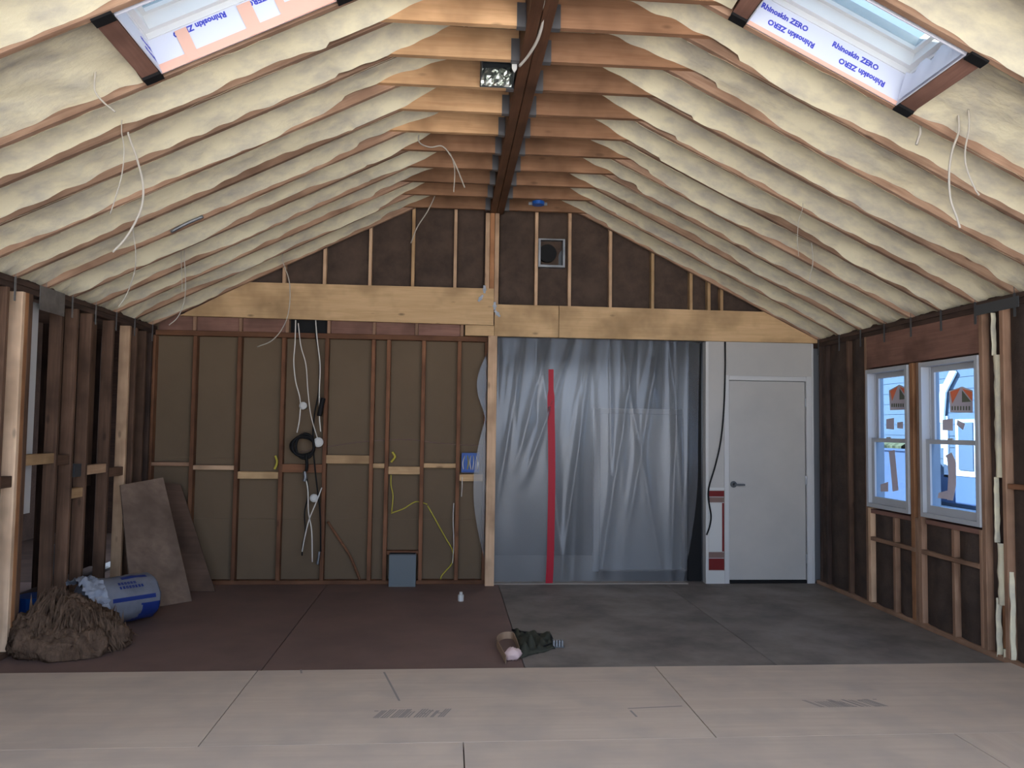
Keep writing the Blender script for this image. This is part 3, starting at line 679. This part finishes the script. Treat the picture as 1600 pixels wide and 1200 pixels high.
# ---------------------------------------------------------------- skylights
def skylight(n, s):
    x0, x1, y0, y1 = SKY[s]; nrm = Vector((s * SL, 0, 1)).normalized(); sl_ = Vector((1, 0, -s * SL)).normalized()
    def P(x, y, h): return Vector((x, y, rz(x, s))) + nrm * h
    w = struct(empty('window_%d' % n, P(x0, y0, 0)))
    Mf = frameM(P(x0, y0, 0), sl_, (0, 1, 0))       # local x along the slope, y along the room, z up out of the roof
    Lx = (x1 - x0) * nl; Ly = y1 - y0; h1 = .175
    def bx(nm, a, mat, par=w): return MB().box(*a).build(nm, mat, par, Mf)
    far = bx('shaft_wrap', (0, Lx, Ly - .006, Ly, .002, h1), M['wrap']); near = bx('shaft_wrap', (0, Lx, 0, .006, .002, h1), M['wrap'])
    lo = bx('shaft_wrap', (0, .006, .0062, Ly - .0062, .002, h1), M['wrap']); hi = bx('shaft_wrap', (Lx - .006, Lx, .0062, Ly - .0062, .002, h1), M['wrap'])
    fr = MB()
    for k, (i, ha, hb) in enumerate(((.0, h1, h1 + .03), (.028, h1 + .03, h1 + .10), (.05, h1 + .10, h1 + .17))):
        t = .06
        fr.box(-.03, i + .012, -.03, Ly + .03, ha, hb).box(Lx - i - .012, Lx + .03, -.03, Ly + .03, ha, hb).box(i + .012, Lx - i - .012, -.03, i + .012, ha, hb).box(i + .012, Lx - i - .012, Ly - i - .012, Ly + .03, ha, hb)
    fo = fr.build('frame', M['vinyl'], w, Mf)
    MB().box(.05, Lx - .05, .05, Ly - .05, h1 + .12, h1 + .126).build('pane', M['dimmed_glass'], w, Mf)
    # lettering on the wrap: one row upright, one row turned round
    ys = Ly - .0066
    for k in range(2 if s > 0 else 2):
        for r in range(2):
            if s > 0:
                ox = .03 + k * .42 + r * .0; oz = .118 if r == 0 else .088
                o = Mf @ Vector((ox if r == 0 else ox + .36, ys, oz)); xd = sl_ if r == 0 else -sl_; yd = nrm if r == 0 else -nrm
                if r == 1: o = Mf @ Vector((ox + .34, ys, .082))
            else:
                ox = .06 + k * .38; 
                if r: continue
                o = Mf @ Vector((ox + .34, ys, .165)); xd = -sl_; yd = -nrm
            text('Rhinoskin ZERO', .040, 'lettering', M['ink'], frameM(o, xd, yd), far, .0004, .0017, 0, 1.0)
    for r in range(2):
        side = hi if s > 0 else lo; xx = Lx - .0066 if s > 0 else .0066
        o = Mf @ Vector((xx, Ly - .03, .10 - .05 * r)); text('Rhinoskin', .035, 'lettering', M['ink'], frameM(o, (0, -1, 0), nrm), side, .0004, .001)
    if s < 0:
        t = bx('tape', (0, Lx, Ly - .010, Ly - .0075, .0, .045), M['peach'])
        for a_, b_ in ((.14, .20), (.46, .53), (.64, .68)): bx('tape', (a_, b_, Ly - .012, Ly - .0102, .002, h1 - .01), M['peach'])
        bx('tape', (.68, Lx - .01, Ly - .0125, Ly - .0105, .002, .09), M['peach'])
    else:
        bx('tape', (0, Lx, Ly - .010, Ly - .0075, .0, .022), M['peach'])
        # a loose flap of wrap on the lower side
        v = []; f = []
        for i in range(13):
            for j in range(5): v.append((Lx - .010 - .025 * abs(math.sin(i * .9)) * j / 4 - .004, .02 + i * (Ly - .05) / 12, .01 + (.14 + .02 * math.sin(i * 1.7)) * j / 4))
        f = [(i * 5 + j, (i + 1) * 5 + j, (i + 1) * 5 + j + 1, i * 5 + j + 1) for i in range(12) for j in range(4)]
        link('loose_wrap', mesh('loose_wrap', v, f, True), M['wrap'], w, Mf)
    hg = [(-.085, -.004), (Lx + .004, Lx + .085)]
    for a_, b_ in hg:
        for c_, d_ in ((-.045, .012), (Ly - .035, Ly + .022)):
            bx('header_hanger', (a_ - .004, b_ + .004, c_, d_, -.012, .05), M['black'])
    return w
skylight(3, -1); skylight(4, 1)

# ---------------------------------------------------------------- boxes and small fittings
def pz(px, py, y): return on(px, py, 1, y)
# gable vent box
a, b = pz(841, 417, D - .01), pz(883, 374, D - .01)
vb = empty('vent_box', ((a.x + b.x) / 2, D, a.z)); tag(vb, 'square galvanised vent box with a dark round duct between the gable studs', 'vent')
t = .022
fr = MB().box(a.x, a.x + t, D - .02, D + .08, a.z, b.z).box(b.x - t, b.x, D - .02, D + .08, a.z, b.z).box(a.x + t, b.x - t, D - .02, D + .08, a.z, a.z + t).box(a.x + t, b.x - t, D - .02, D + .08, b.z - t * .6, b.z)
fr.build('frame', M['steel'], vb)
MB().box(a.x + t, b.x - t, D + .06, D + .075, a.z + t, b.z - t * .6).build('back_panel', M['dark_steel'], vb)
c = Vector(((a.x + b.x) / 2 - .04, D, (a.z + b.z) / 2))
MB().cyl(c + Vector((0, .059, 0)), c + Vector((0, .0, 0)), .092, .092, 24).build('duct', M['black'], vb)
# galvanised box with crumpled foil beside the ridge beam
a, b = on(757, 96, 2, ZF + .02), on(812, 131, 2, ZF + .02)
fx0, fx1, fy1 = .165, .375, 5.05
fbx = empty('duct_box', (.27, 4.86, ZF)); tag(fbx, 'open galvanised box with bright crumpled foil beside the ridge beam', 'box')
y0_, y1_ = 4.70, 5.045
MB().box(fx0, fx0 + .006, y0_, y1_, ZF - .0, ZF + .16).box(fx1 - .006, fx1, y0_, y1_, ZF, ZF + .16).box(fx0, fx1, y1_ - .006, y1_, ZF, ZF + .16).box(fx0, fx1, y0_, y1_, ZF + .155, ZF + .16).build('casing', M['dark_steel'], fbx)
v = []; f = []
for i in range(13):
    for j in range(9):
        x = fx0 + .008 + (fx1 - fx0 - .016) * i / 12; q = j / 8
        v.append((x, y1_ - .012 - .03 * abs(noise.noise(Vector((i * .7, j * .9, 3)))) * 2 - .05 * (1 - q) * q, ZF + .002 + q * .12))
f = [(i * 9 + j, (i + 1) * 9 + j, (i + 1) * 9 + j + 1, i * 9 + j + 1) for i in range(12) for j in range(8)]
link('foil', mesh('foil', v, f), plain('foil', (.75, .8, .74), .25, .9), fbx)
p = on(809, 108, 1, y0_ - .01)
MB().add([(fx1 - .03, 4.695, ZF + .02), (fx1, 4.695, ZF + .02), (fx1, 4.695, ZF - .03), (fx1 - .015, 4.695, ZF - .055), (fx1 - .03, 4.695, ZF - .03), (fx1 - .03, 4.70, ZF + .02), (fx1, 4.70, ZF + .02), (fx1, 4.70, ZF - .03), (fx1 - .015, 4.70, ZF - .055), (fx1 - .03, 4.70, ZF - .03)],
         [(0, 1, 2, 3, 4), (9, 8, 7, 6, 5), (0, 5, 6, 1), (1, 6, 7, 2), (2, 7, 8, 3), (3, 8, 9, 4), (4, 9, 5, 0)]).build('white_tag', M['white'], fbx)
# blue round electrical box
p = on(841, 318, 2, ZF - .02)
eb = empty('ceiling_box', (p.x, p.y, ZF)); tag(eb, 'blue round electrical box fixed under a joist near the gable', 'electrical box')
MB().cyl((p.x, p.y, ZF - .035), (p.x, p.y, ZF - .002), .057, .060, 20).build('box', M['blue'], eb)
MB().box(p.x - .09, p.x + .09, p.y + .02, p.y + .03, ZF - .03, ZF - .002).build('bracket', M['steel'], eb)

def cable(pts, r, mat, label, cat='cable', name='cable', group=None):
    o = MB().tube(pts, r).build(name, M[mat], None, None, True); return tag(o, label, cat, group)
def wy_(pp, y): return [pz(a, b, y) for a, b in pp]
# cables on the back wall between the fourth and fifth stud
YC = D - .03
def cap(px, py, y, r, par, mat='white'):
    c = pz(px, py, y); b = MB().cyl(c + Vector((0, -.02, 0)), c + Vector((0, .02, 0)), r, r * .9, 14).cyl(c + Vector((0, -.03, 0)), c + Vector((0, -.02, 0)), r * .6, r, 14)
    return b.build('end_cap', M[mat], par)
c1 = cable(wy_([(462, 500), (461, 535), (459, 565), (462, 596), (469, 625), (468, 655), (464, 676)], YC), .006, 'cable', 'white cable hanging from the plate to the black coil')
cap(474, 634, YC - .01, .038, c1)
c2 = cable(wy_([(466, 505), (470, 540), (478, 570), (481, 610), (486, 650), (497, 688)], YC - .01), .005, 'cable', 'thin white cable ending in a bright round cap')
cap(498, 691, YC - .02, .048, c2)
c3 = cable(wy_([(493, 500), (496, 534), (500, 570), (499, 610), (499, 650), (501, 675)], YC), .006, 'cable', 'white cable beside the stud right of the black coil')
cable(wy_([(492, 505), (494, 530), (499, 560), (498, 610), (491, 650), (489, 690), (493, 740), (499, 790), (501, 820), (501, 862)], YC + .02), .008, 'black', 'long black cable running down past the mid height block')
o = cable(wy_([(505, 622), (502, 635), (499, 650)], YC - .02), .026, 'black', 'short thick black sleeve at the stud by the cables', 'cable sleeve', 'cable_sleeve')
# coil
cc = pz(474, 694, YC - .05); ring = []
coil = empty('cable_coil', cc); tag(coil, 'coil of black cable hanging in the stud bay', 'cable coil')
for k, (rx, rz_, dx) in enumerate(((.105, .10, 0), (.09, .12, .015), (.115, .085, -.01))):
    MB().tube([cc + Vector((dx + rx * math.cos(t_), .012 * k, rz_ * math.sin(t_) - .02)) for t_ in [i * math.pi / 6 for i in range(13)]], .013).build('loop', M['black'], coil, None, True)
MB().tube([cc + Vector((.03, -.01, -.1)), cc + Vector((.04, -.01, -.18)), cc + Vector((.035, 0, -.26))], .016).build('tail', M['black'], coil, None, True)
c4 = cable(wy_([(476, 742), (481, 765), (482, 800), (487, 830), (488, 878)], YC - .015), .006, 'cable', 'white cable hanging below the block, lower end bare')
c5 = cable(wy_([(503, 762), (494, 785), (483, 812), (476, 840), (472, 862)], YC - .03), .006, 'cable', 'white cable crossing diagonally below the block with round cap')
cap(491, 778, YC - .035, .040, c5)
cable(wy_([(479, 745), (482, 770), (476, 800), (477, 830), (473, 850), (472, 868)], YC), .007, 'black', 'short black cable hanging below the block')
o = cable(wy_([(476, 736), (477, 746), (475, 752)], YC - .02), .018, 'steel', 'grey metal connector under the block', 'connector', 'connector')
o = cable(wy_([(499, 862), (498, 870), (496, 882)], YC - .02), .014, 'steel', 'grey connector at the lower end of the long black cable', 'connector', 'connector')
cable(wy_([(512, 815), (527, 838), (545, 865), (556, 890), (565, 914)], D + .06), .014, 'old_stud', 'dark brown hose sloping to the floor behind the studs', 'hose', 'hose')
cable(wy_([(611, 742), (611, 758), (614, 775), (612, 800)], D + .05), .006, 'yellow', 'short yellow cable hanging under the block left of the grey duct bay')
cable(wy_([(611, 802), (630, 795), (650, 784), (668, 788)], D + .075), .006, 'yellow', 'yellow cable crossing the bay above the grey duct boot')
cable(wy_([(668, 790), (682, 815), (697, 842), (707, 860), (706, 880), (690, 900), (688, 914)], D + .07), .007, 'yellow', 'long yellow cable drooping right of the grey duct boot')
cable(wy_([(430, 712), (433, 722), (429, 733)], D + .03), .012, 'yellow', 'yellow cable stub at the block left of the coil', 'cable')
cable(wy_([(613, 706), (617, 714), (611, 722)], D + .03), .012, 'yellow', 'yellow cable stub above the block left of the centre bay', 'cable')
cable(wy_([(470, 706), (520, 697), (570, 690), (600, 688), (640, 687), (680, 692), (720, 695), (758, 697)], D + .083), .004, 'taupe', 'pale cord stretched level across the drywall at mid height', 'cord', 'cord')
cable(wy_([(709, 786), (708, 810), (709, 850), (707, 880)], D + .0), .004, 'cable', 'thin white wire down the stud left of the post', 'wire', 'wire')
cable(wy_([(722, 745), (722, 760), (721, 776)], D - .01), .004, 'cable', 'short white wire below the blue switch box', 'wire', 'wire')
# blue switch box
a, b = pz(721, 738, D + .0), pz(749, 708, D + .0)
sb = empty('switch_box', (a.x, D, a.z)); tag(sb, 'blue plastic switch box with loose wires beside the post', 'electrical box')
MB().box(a.x, b.x, D + .05, D + .055, a.z, b.z).box(a.x, a.x + .008, D - .01, D + .05, a.z, b.z).box(b.x - .008, b.x, D - .01, D + .05, a.z, b.z).box(a.x + .008, b.x - .008, D - .01, D + .05, a.z, a.z + .008).box(a.x + .008, b.x - .008, D - .01, D + .05, b.z - .008, b.z).build('box', M['blue'], sb)
for k in range(5):
    x = a.x + .03 + k * .03; MB().tube([(x, D + .05, b.z - .03), (x + random.uniform(-.02, .02), D - .02, (a.z + b.z) / 2), (x + random.uniform(-.02, .02), D + .0, a.z + .03)], .005).build('wire', M['yellow'] if k == 1 else M['cable'], sb, None, True)
# grey duct boot standing on the floor
a = pz(607, 920, 7.93); b = pz(650, 866, 7.93)
db = empty('duct_boot', ((a.x + b.x) / 2, 7.97, 0)); tag(db, 'grey sheet metal duct boot standing at the foot of the back wall', 'duct')
MB().box(a.x, b.x, 7.93, 7.935, .0, b.z).box(a.x, a.x + .005, 7.935, D - .01, 0, b.z).box(b.x - .005, b.x, 7.935, D - .01, 0, b.z).build('shell', plain('galvanised', (.14, .165, .18), .6, .1), db)
MB().box(a.x - .0, b.x, 7.924, 7.93, b.z - .012, b.z).build('rim', M['dark_steel'], db)
MB().box(a.x + .006, b.x - .006, D - .02, D - .015, 0, b.z).build('inner_back', M['black'], db)
# black cable over the white strip
cable(wy_([(1133, 534), (1133, 580), (1131, 640), (1126, 690), (1117, 730), (1108, 760), (1107, 780), (1111, 805), (1109, 822), (1104, 836)], D - .012), .008, 'black', 'black cable hanging down the white strip left of the door')
# ridge cable
cable([on(a, b, 1, y) for a, b, y in ((850, -20, 3.9), (851, 5, 4.0), (849, 30, 4.15), (840, 62, 4.35), (826, 86, 4.55), (812, 103, 4.69))], .009, 'cable', 'white cable looping under the ridge beam into the metal box')

M['dull_wire'] = plain('dull_wire', (.50, .46, .40), .6)
def hang_wire(pp, s, r, label, dy=0, mat='dull_wire'):
    r *= .75
    p0 = onroof(*pp[0], s); y = p0.y + dy
    return cable([p0 + Vector((0, 0, .10))] + [on(a, b, 1, y) for a, b in pp], r, mat, label, 'wire', 'hanging_wire')
hang_wire([(148, 140), (160, 158), (180, 175)], -1, .006, 'short thin wire poking out below the left skylight')
hang_wire([(190, 205), (194, 235), (190, 275), (180, 310), (172, 335)], -1, .004, 'faint thin wire hanging left of the big loop')
hang_wire([(200, 207), (213, 245), (223, 285), (222, 320), (210, 350), (194, 375), (176, 394)], -1, .008, 'thick white wire curving down in the middle of the left slope')
hang_wire([(208, 360), (212, 395), (210, 425), (198, 460), (185, 480)], -1, .005, 'thin white wire below the thick one, reaching the left eaves')
hang_wire([(283, 402), (284, 430), (285, 455)], -1, .004, 'straight thin wire pair low on the left slope, left one')
hang_wire([(288, 402), (290, 440), (288, 470), (278, 495), (264, 508)], -1, .005, 'thin wire curling down over the end of the pine header')
hang_wire([(442, 408), (452, 440), (452, 480), (443, 510), (425, 532), (402, 542)], -1, .007, 'white wire hanging across the left pine header to the studs below')
hang_wire([(655, 222), (672, 230), (690, 228), (702, 240), (712, 258), (726, 293)], -1, .007, 'bundle wire looping from the left joists and pointing down')
hang_wire([(652, 226), (665, 234), (680, 226), (700, 235), (710, 262), (709, 300)], -1, .006, 'white wire beside the bundle, hanging straight from the joists', dy=.1)
hang_wire([(680, 304), (668, 330), (652, 355), (642, 380)], -1, .008, 'pale wire sloping down in front of the gable insulation')
hang_wire([(1498, 205), (1488, 235), (1483, 270), (1485, 310), (1495, 340), (1500, 356)], 1, .008, 'white wire curving down near the right eaves above the windows')
hang_wire([(1514, 200), (1508, 235), (1510, 262), (1522, 292), (1530, 305)], 1, .006, 'thinner wire right of the curved one above the windows')
hang_wire([(1254, 325), (1248, 345), (1246, 375), (1248, 400)], 1, .003, 'hair thin wire in the middle of the right slope')
hang_wire([(1268, 380), (1270, 410), (1264, 440)], 1, .005, 'short white wire low on the right slope')
hang_wire([(1438, 206), (1435, 216), (1432, 226)], 1, .010, 'tiny white clip stuck on the rafter below the right skylight')
hang_wire([(92, 500), (102, 525), (108, 550), (103, 575), (104, 592)], -1, .005, 'thin pale wire dangling under the steel plate on the left wall')
# bright reflecting strap on the left slope
p = onroof(290, 350, -1); cable([p + Vector((-.10, 0, -.06)), p + Vector((0, 0, .0)), p + Vector((.12, 0, .06))], .012, 'steel', 'short grey metal strap on a rafter in the left slope', 'strap', 'metal_strap')

# ---------------------------------------------------------------- leaning plywood
def sheet3(BL, BR, TL, TRpx, th, mat, name, label):
    n = (BR - BL).cross(TL - BL).normalized(); TR = onplane(*TRpx, BL, n)
    if n.y > 0: n = -n
    v = [BL, BR, TR, TL]; v = v + [q - n * th for q in v]
    o = link(name, mesh(name, v, [(0, 1, 2, 3), (7, 6, 5, 4), (0, 4, 5, 1), (1, 5, 6, 2), (2, 6, 7, 3), (3, 7, 4, 0)]), M[mat])
    return tag(o, label, 'plywood')
BL, BR = on(207, 955, 2, .003), on(300, 939, 2, .003); TL = on(188, 758, 0, XL + .03)
sheet3(BL, BR, TL, (255, 746), .014, 'lean_ply', 'plywood_offcut', 'grey-brown plywood sheet leaning in the left corner, the front one')
BL, BR = on(262, 924, 2, .003), on(336, 924, 2, .003); TL = on(240, 752, 1, D - .02)
sheet3(BL, BR, TL, (282, 757), .014, 'lean_ply_dark', 'plywood_offcut', 'darker plywood sheet behind the front one, leaning on the back wall')

# ---------------------------------------------------------------- insulation pile and bag
def blob(c, r, seed, amp, freq, nu=56, nv=34, M_=None, ridge=1.0, squash=.0):
    v = []; f = []
    for i in range(nv + 1):
        ph = math.pi * i / nv
        for j in range(nu):
            th = 2 * math.pi * j / nu
            d = Vector((math.sin(ph) * math.cos(th), math.sin(ph) * math.sin(th), math.cos(ph)))
            q = Vector((d.x * freq, d.y * freq, d.z * freq * .55)) + Vector((seed * 3.1, seed, 0))
            k = 1 + amp * noise.noise(q) + amp * .6 * (1 - abs(noise.noise(q * 2.3)) * 4) * ridge * .5 + amp * .3 * noise.noise(q * 6)
            p = Vector((d.x * r[0] * k, d.y * r[1] * k, d.z * r[2] * k))
            if M_: p = M_ @ p
            p = p + Vector(c); p.z = max(p.z, .004 + .003 * math.sin(th * 9)); p.x = max(p.x, XL + .004 + .01 * math.sin(ph * 6)); v.append(p)
    for i in range(nv):
        for j in range(nu): f.append((i * nu + j, (i + 1) * nu + j, (i + 1) * nu + (j + 1) % nu, i * nu + (j + 1) % nu))
    return v, f
pile = empty('insulation_pile', (-2.45, 5.9, 0)); tag(pile, 'heap of torn brown fibre insulation on the floor by the left wall', 'insulation')
for i, (c, r, rot) in enumerate((((-2.60, 5.86, .10), (.30, .28, .19), 0), ((-2.70, 5.98, .22), (.17, .18, .12), .3), ((-2.33, 5.84, .05), (.16, .14, .11), -.3), ((-2.55, 5.60, .06), (.24, .13, .13), .1),
                                ((-2.58, 5.90, .25), (.15, .13, .09), .3), ((-2.74, 5.70, .09), (.15, .2, .17), 0), ((-2.40, 5.66, .05), (.17, .12, .12), -.3))):
    v, f = blob(c, r, i + 1, .30, 2.0, M_=Matrix.Rotation(rot, 3, 'Y'))
    link('batt', mesh('batt', v, f, True), M['fluff'], pile)
# fibre tufts that ruffle the outline
tf = MB(); rr = random.Random(3)
for i in range(520):
    a = rr.uniform(0, 6.28); e = rr.uniform(.1, 1.3); c = Vector((-2.57 + .37 * math.cos(a) * math.cos(e), 5.82 + .30 * math.sin(a) * math.cos(e), .05 + (.24 - .08 * math.cos(a)) * math.sin(e)))
    if c.x < XL + .08: continue
    d = Vector((math.cos(a) * .3 + rr.uniform(-.3, .3), math.sin(a) * .3 + rr.uniform(-.3, .3), rr.uniform(-1.2, -.2))).normalized()
    l = rr.uniform(.05, .12); w = d.orthogonal().normalized() * rr.uniform(.006, .016); 
    tf.add([c - d * l, c + w, c - w, c + d * l + Vector((0, 0, -.02)), c + Vector((0, 0, .02))], [(0, 1, 4), (0, 4, 2), (1, 3, 4), (4, 3, 2), (0, 2, 1), (1, 2, 3)])
t_ = tf.build('loose_fibre', M['fluff'], pile); t_['kind'] = 'stuff'

def bag():
    A, B = Vector((-2.67, 6.26, .20)), Vector((-2.33, 6.68, .19)); ax = (B - A); L = ax.length; ax.normalize()
    up = Vector((0, 0, 1)); sd_ = ax.cross(up).normalized()   # towards the room
    root = empty('insulation_bag', ((A + B) / 2).xyz * Vector((1, 1, 1)).x); root.location.z = 0
    tag(root, 'torn white and blue plastic wrapped insulation bag behind the brown heap', 'insulation bag')
    nu, nv = 72, 48; v = []; f = []; mi = []
    for i in range(nv + 1):
        t = -.06 + 1.12 * i / nv; tt = min(1, max(0, t))
        rad = .185 * min(1, (max(0, 1.06 - t) / .14) ** .45 if t > .92 else 1) * min(1, ((t + .06) / .10) ** .5 if t < .04 else 1)
        for j in range(nu):
            a = 2 * math.pi * j / nu
            k = 1 + .05 * noise.noise(Vector((math.cos(a) * 2, math.sin(a) * 2, t * 4))) + .018 * noise.noise(Vector((math.cos(a) * 9, math.sin(a) * 9, t * 14)))
            k *= 1 + .035 * max(0, (t - .8) / .2) * math.sin(a * 9 + 2)
            p = A + ax * (t * L) + (up * math.cos(a) * .95 + sd_ * math.sin(a) * 1.05) * rad * k
            p.z = max(p.z, .004); v.append(p)
    for i in range(nv):
        t = -.06 + 1.12 * (i + .5) / nv
        for j in range(nu):
            a = (2 * math.pi * (j + .5) / nu)       # 0 is the top, pi/2 faces the room
            f.append((i * nu + j, i * nu + (j + 1) % nu, (i + 1) * nu + (j + 1) % nu, (i + 1) * nu + j))
            b = 0
            if 1.70 < a < 3.6 and t > .42: b = 1
            if 1.70 < a < 3.6 and t > .42 and ((t - .50) / .16) ** 2 + ((a - 1.95) / .62) ** 2 < 1: b = 0
            if 1.30 < a < 1.50 and .22 < t < .86: b = 1
            if .30 < a < .44 and .45 < t < .82: b = 1
            if t > .95 and a > 1.2 and a < 3.6: b = 1
            mi.append(b)
    f.append(tuple(range(nu))); mi.append(0); f.append(tuple(range(nv * nu, (nv + 1) * nu))[::-1]); mi.append(0)
    me = mesh('wrapper', v, f, True); me.materials.append(M['bag_white']); me.materials.append(M['bag_blue']); me.polygons.foreach_set('material_index', mi)
    link('wrapper', me, None, root)
    def at(t, a, lift=.004): return A + ax * (t * L) + (up * math.cos(a) * .95 + sd_ * math.sin(a) * 1.05) * (.185 + lift)
    mk = MB(); r_ = random.Random(5)
    for row, a0, t0, t1 in ((0, .62, .36, .60), (1, .82, .36, .70)):
        t = t0
        while t < t1:
            w = r_.uniform(.012, .02)
            for q in range(2):
                p0, p1 = at(t + q * w, a0), at(t + q * w, a0 + .13); s_ = ax * .004
                mk.add([p0 - s_, p1 - s_, p1 + s_, p0 + s_], [(0, 1, 2, 3)])
            p0, p1 = at(t, a0), at(t + w, a0); dn = (at(t, a0 + .03) - p0); mk.add([p0, p1, p1 + dn, p0 + dn], [(0, 1, 2, 3)])
            t += .045
    mk.build('print', M['bag_blue'], root)
    v = []; n1, n2 = 30, 10                          # torn pale lip of plastic
    for i in range(n1 + 1):
        a = -.7 + 2.9 * i / n1
        for j in range(n2 + 1):
            q = j / n2; p = at(.16 - .30 * q - .05 * noise.noise(Vector((a * 5, q * 2, 1))), a, .012 + .05 * noise.noise(Vector((a * 6, q * 4, 7))))
            p.z = max(p.z, .01); v.append(p)
    f = [(i * (n2 + 1) + j, (i + 1) * (n2 + 1) + j, (i + 1) * (n2 + 1) + j + 1, i * (n2 + 1) + j + 1) for i in range(n1) for j in range(n2)]
    link('torn_edge', mesh('torn_edge', v, f, True), plain('torn_plastic', (.30, .33, .40), .4), root)
bag()

# ---------------------------------------------------------------- small things on the floor
def patch(pp, z, name, mat, label, cat, bumpy=.02, seed=1, n=12):
    P = [on(a, b, 2, z) for a, b in pp]; v = []; f = []
    for i in range(n + 1):
        for j in range(n + 1):
            u, w = i / n, j / n; p = (P[0] * (1 - u) + P[1] * u) * (1 - w) + (P[3] * (1 - u) + P[2] * u) * w
            e = min(u, 1 - u, w, 1 - w) * 2
            v.append(Vector((p.x + .02 * noise.noise(Vector((u * 5, w * 5, seed))), p.y + .02 * noise.noise(Vector((u * 5, w * 5, seed + 9))), .004 + bumpy * (abs(noise.noise(Vector((u * 4, w * 4, seed)))) * 2 * min(1, e * 2 + .2)))))
    m_ = len(v); f = [(i * (n + 1) + j, (i + 1) * (n + 1) + j, (i + 1) * (n + 1) + j + 1, i * (n + 1) + j + 1) for i in range(n) for j in range(n)]
    o = link(name, mesh(name, v, f, True), mat)
    sm = o.modifiers.new('thickness', 'SOLIDIFY'); sm.thickness = .004; sm.offset = 1
    return tag(o, label, cat)
patch([(801, 985), (862, 993), (868, 1014), (812, 1030)], 0, 'work_cloth', plain('olive', (.045, .047, .035), .95), 'crumpled dark green cloth in the middle of the dark floor', 'cloth', .07, 3, 18)
cable([on(*p, 2, .02) for p in ((800, 984), (830, 990), (858, 992), (861, 1004), (850, 1010))], .007, 'black', 'black cord lying along the edge of the green cloth', 'cord', 'cord')
ct = empty('cardboard_scrap', on(790, 1010, 2, 0)); tag(ct, 'curled tan cardboard scrap left of the green cloth', 'cardboard')
pts = [on(*p, 2, .03) for p in ((790, 1031), (783, 1018), (776, 1002), (784, 994), (800, 993), (806, 1003), (811, 1017))]
v = []; P_ = smoothpath(pts)
for p in P_: v += [Vector((p.x, p.y, .004)), Vector((p.x, p.y, .055)), Vector((p.x + .004, p.y + .004, .055)), Vector((p.x + .004, p.y + .004, .004))]
f = [(4 * i + k, 4 * i + (k + 1) % 4, 4 * i + 4 + (k + 1) % 4, 4 * i + 4 + k) for i in range(len(P_) - 1) for k in range(4)] + [(0, 1, 2, 3), tuple(len(v) - 4 + k for k in (3, 2, 1, 0))]
link('strip', mesh('strip', v, f), plain('cardboard', (.36, .25, .17), .9), ct)
p = on(801, 1031, 2, 0)
v, f = blob((p.x, p.y, .035), (.055, .05, .045), 11, .25, 2.0, 24, 14)
tag(link('paper_wad', mesh('paper_wad', v, f, True), plain('pink_paper', (.62, .46, .45), .8)), 'small pinkish white paper wad beside the cardboard scrap', 'paper')
p = on(872, 1011, 2, 0); bk = empty('metal_bracket', p); tag(bk, 'small grey metal bracket right of the green cloth', 'bracket')
MB().box(p.x - .04, p.x + .04, p.y - .02, p.y + .025, .001, .008).build('plate', M['dark_steel'], bk)
for k in range(4): MB().box(p.x - .038 + k * .02, p.x - .026 + k * .02, p.y - .02, p.y + .02, .0082, .05).build('fin', M['steel'], bk)
p = on(720, 939, 2, 0)
cp = empty('plastic_bottle', p); tag(cp, 'tiny white bottle standing on the floor left of the post', 'bottle')
MB().cyl(p, p + Vector((0, 0, .055)), .026, .026, 14).build('body', M['white'], cp); MB().cyl(p + Vector((0, 0, .056)), p + Vector((0, 0, .08)), .014, .014, 12).build('lid', M['casing'], cp)
# things glimpsed in the dark space behind the left studs
a, b = on(151, 889, 0, -3.35), on(177, 877, 0, -3.35)
sh = abox('shelf_board', -3.5, -3.27, 6.8, 8.3, a.z - .03, a.z - .005, M['dark_board']); tag(sh, 'dark shelf board behind the open studs on the left', 'shelf')
for yy in (6.9, 8.1): abox('shelf_leg', -3.40, -3.34, yy, yy + .05, -.02, a.z - .031, M['dark_board'], sh)
tag(MB().box(-3.38, -3.28, min(a.y, b.y), max(a.y, b.y), a.z - .004, b.z).build('white_box', M['casing']), 'small white box lying on the shelf behind the left studs', 'box')
a, b = on(91, 925, 0, -3.15), on(101, 850, 0, -3.15)
tag(MB().cyl((-3.2, (a.y + b.y) / 2, -.02), (-3.2, (a.y + b.y) / 2, b.z), .04, .04, 16).build('duct_pipe', M['steel']), 'upright grey pipe behind the open studs at the far left', 'pipe')
p = on(200, 880, 0, -3.2); tag(MB().cyl((-3.2, p.y, -.02), (-3.2, p.y, p.z + .05), .07, .05, 16).build('blue_jug', M['blue']), 'dark blue container behind the studs by the plywood', 'container')
p = on(68, 930, 0, -3.1); tag(MB().cyl((-3.15, p.y, -.02), (-3.15, p.y, p.z), .12, .14, 18).build('blue_bucket', M['blue']), 'blue bucket behind the studs above the brown heap', 'bucket')
p = on(118, 735, 0, XL - .05); eb2 = tag(MB().box(p.x - .04, p.x + .02, p.y - .06, p.y + .06, p.z - .05, p.z + .05).build('switch_box', M['dark_steel']), 'dark grey electrical box between the left studs', 'electrical box')
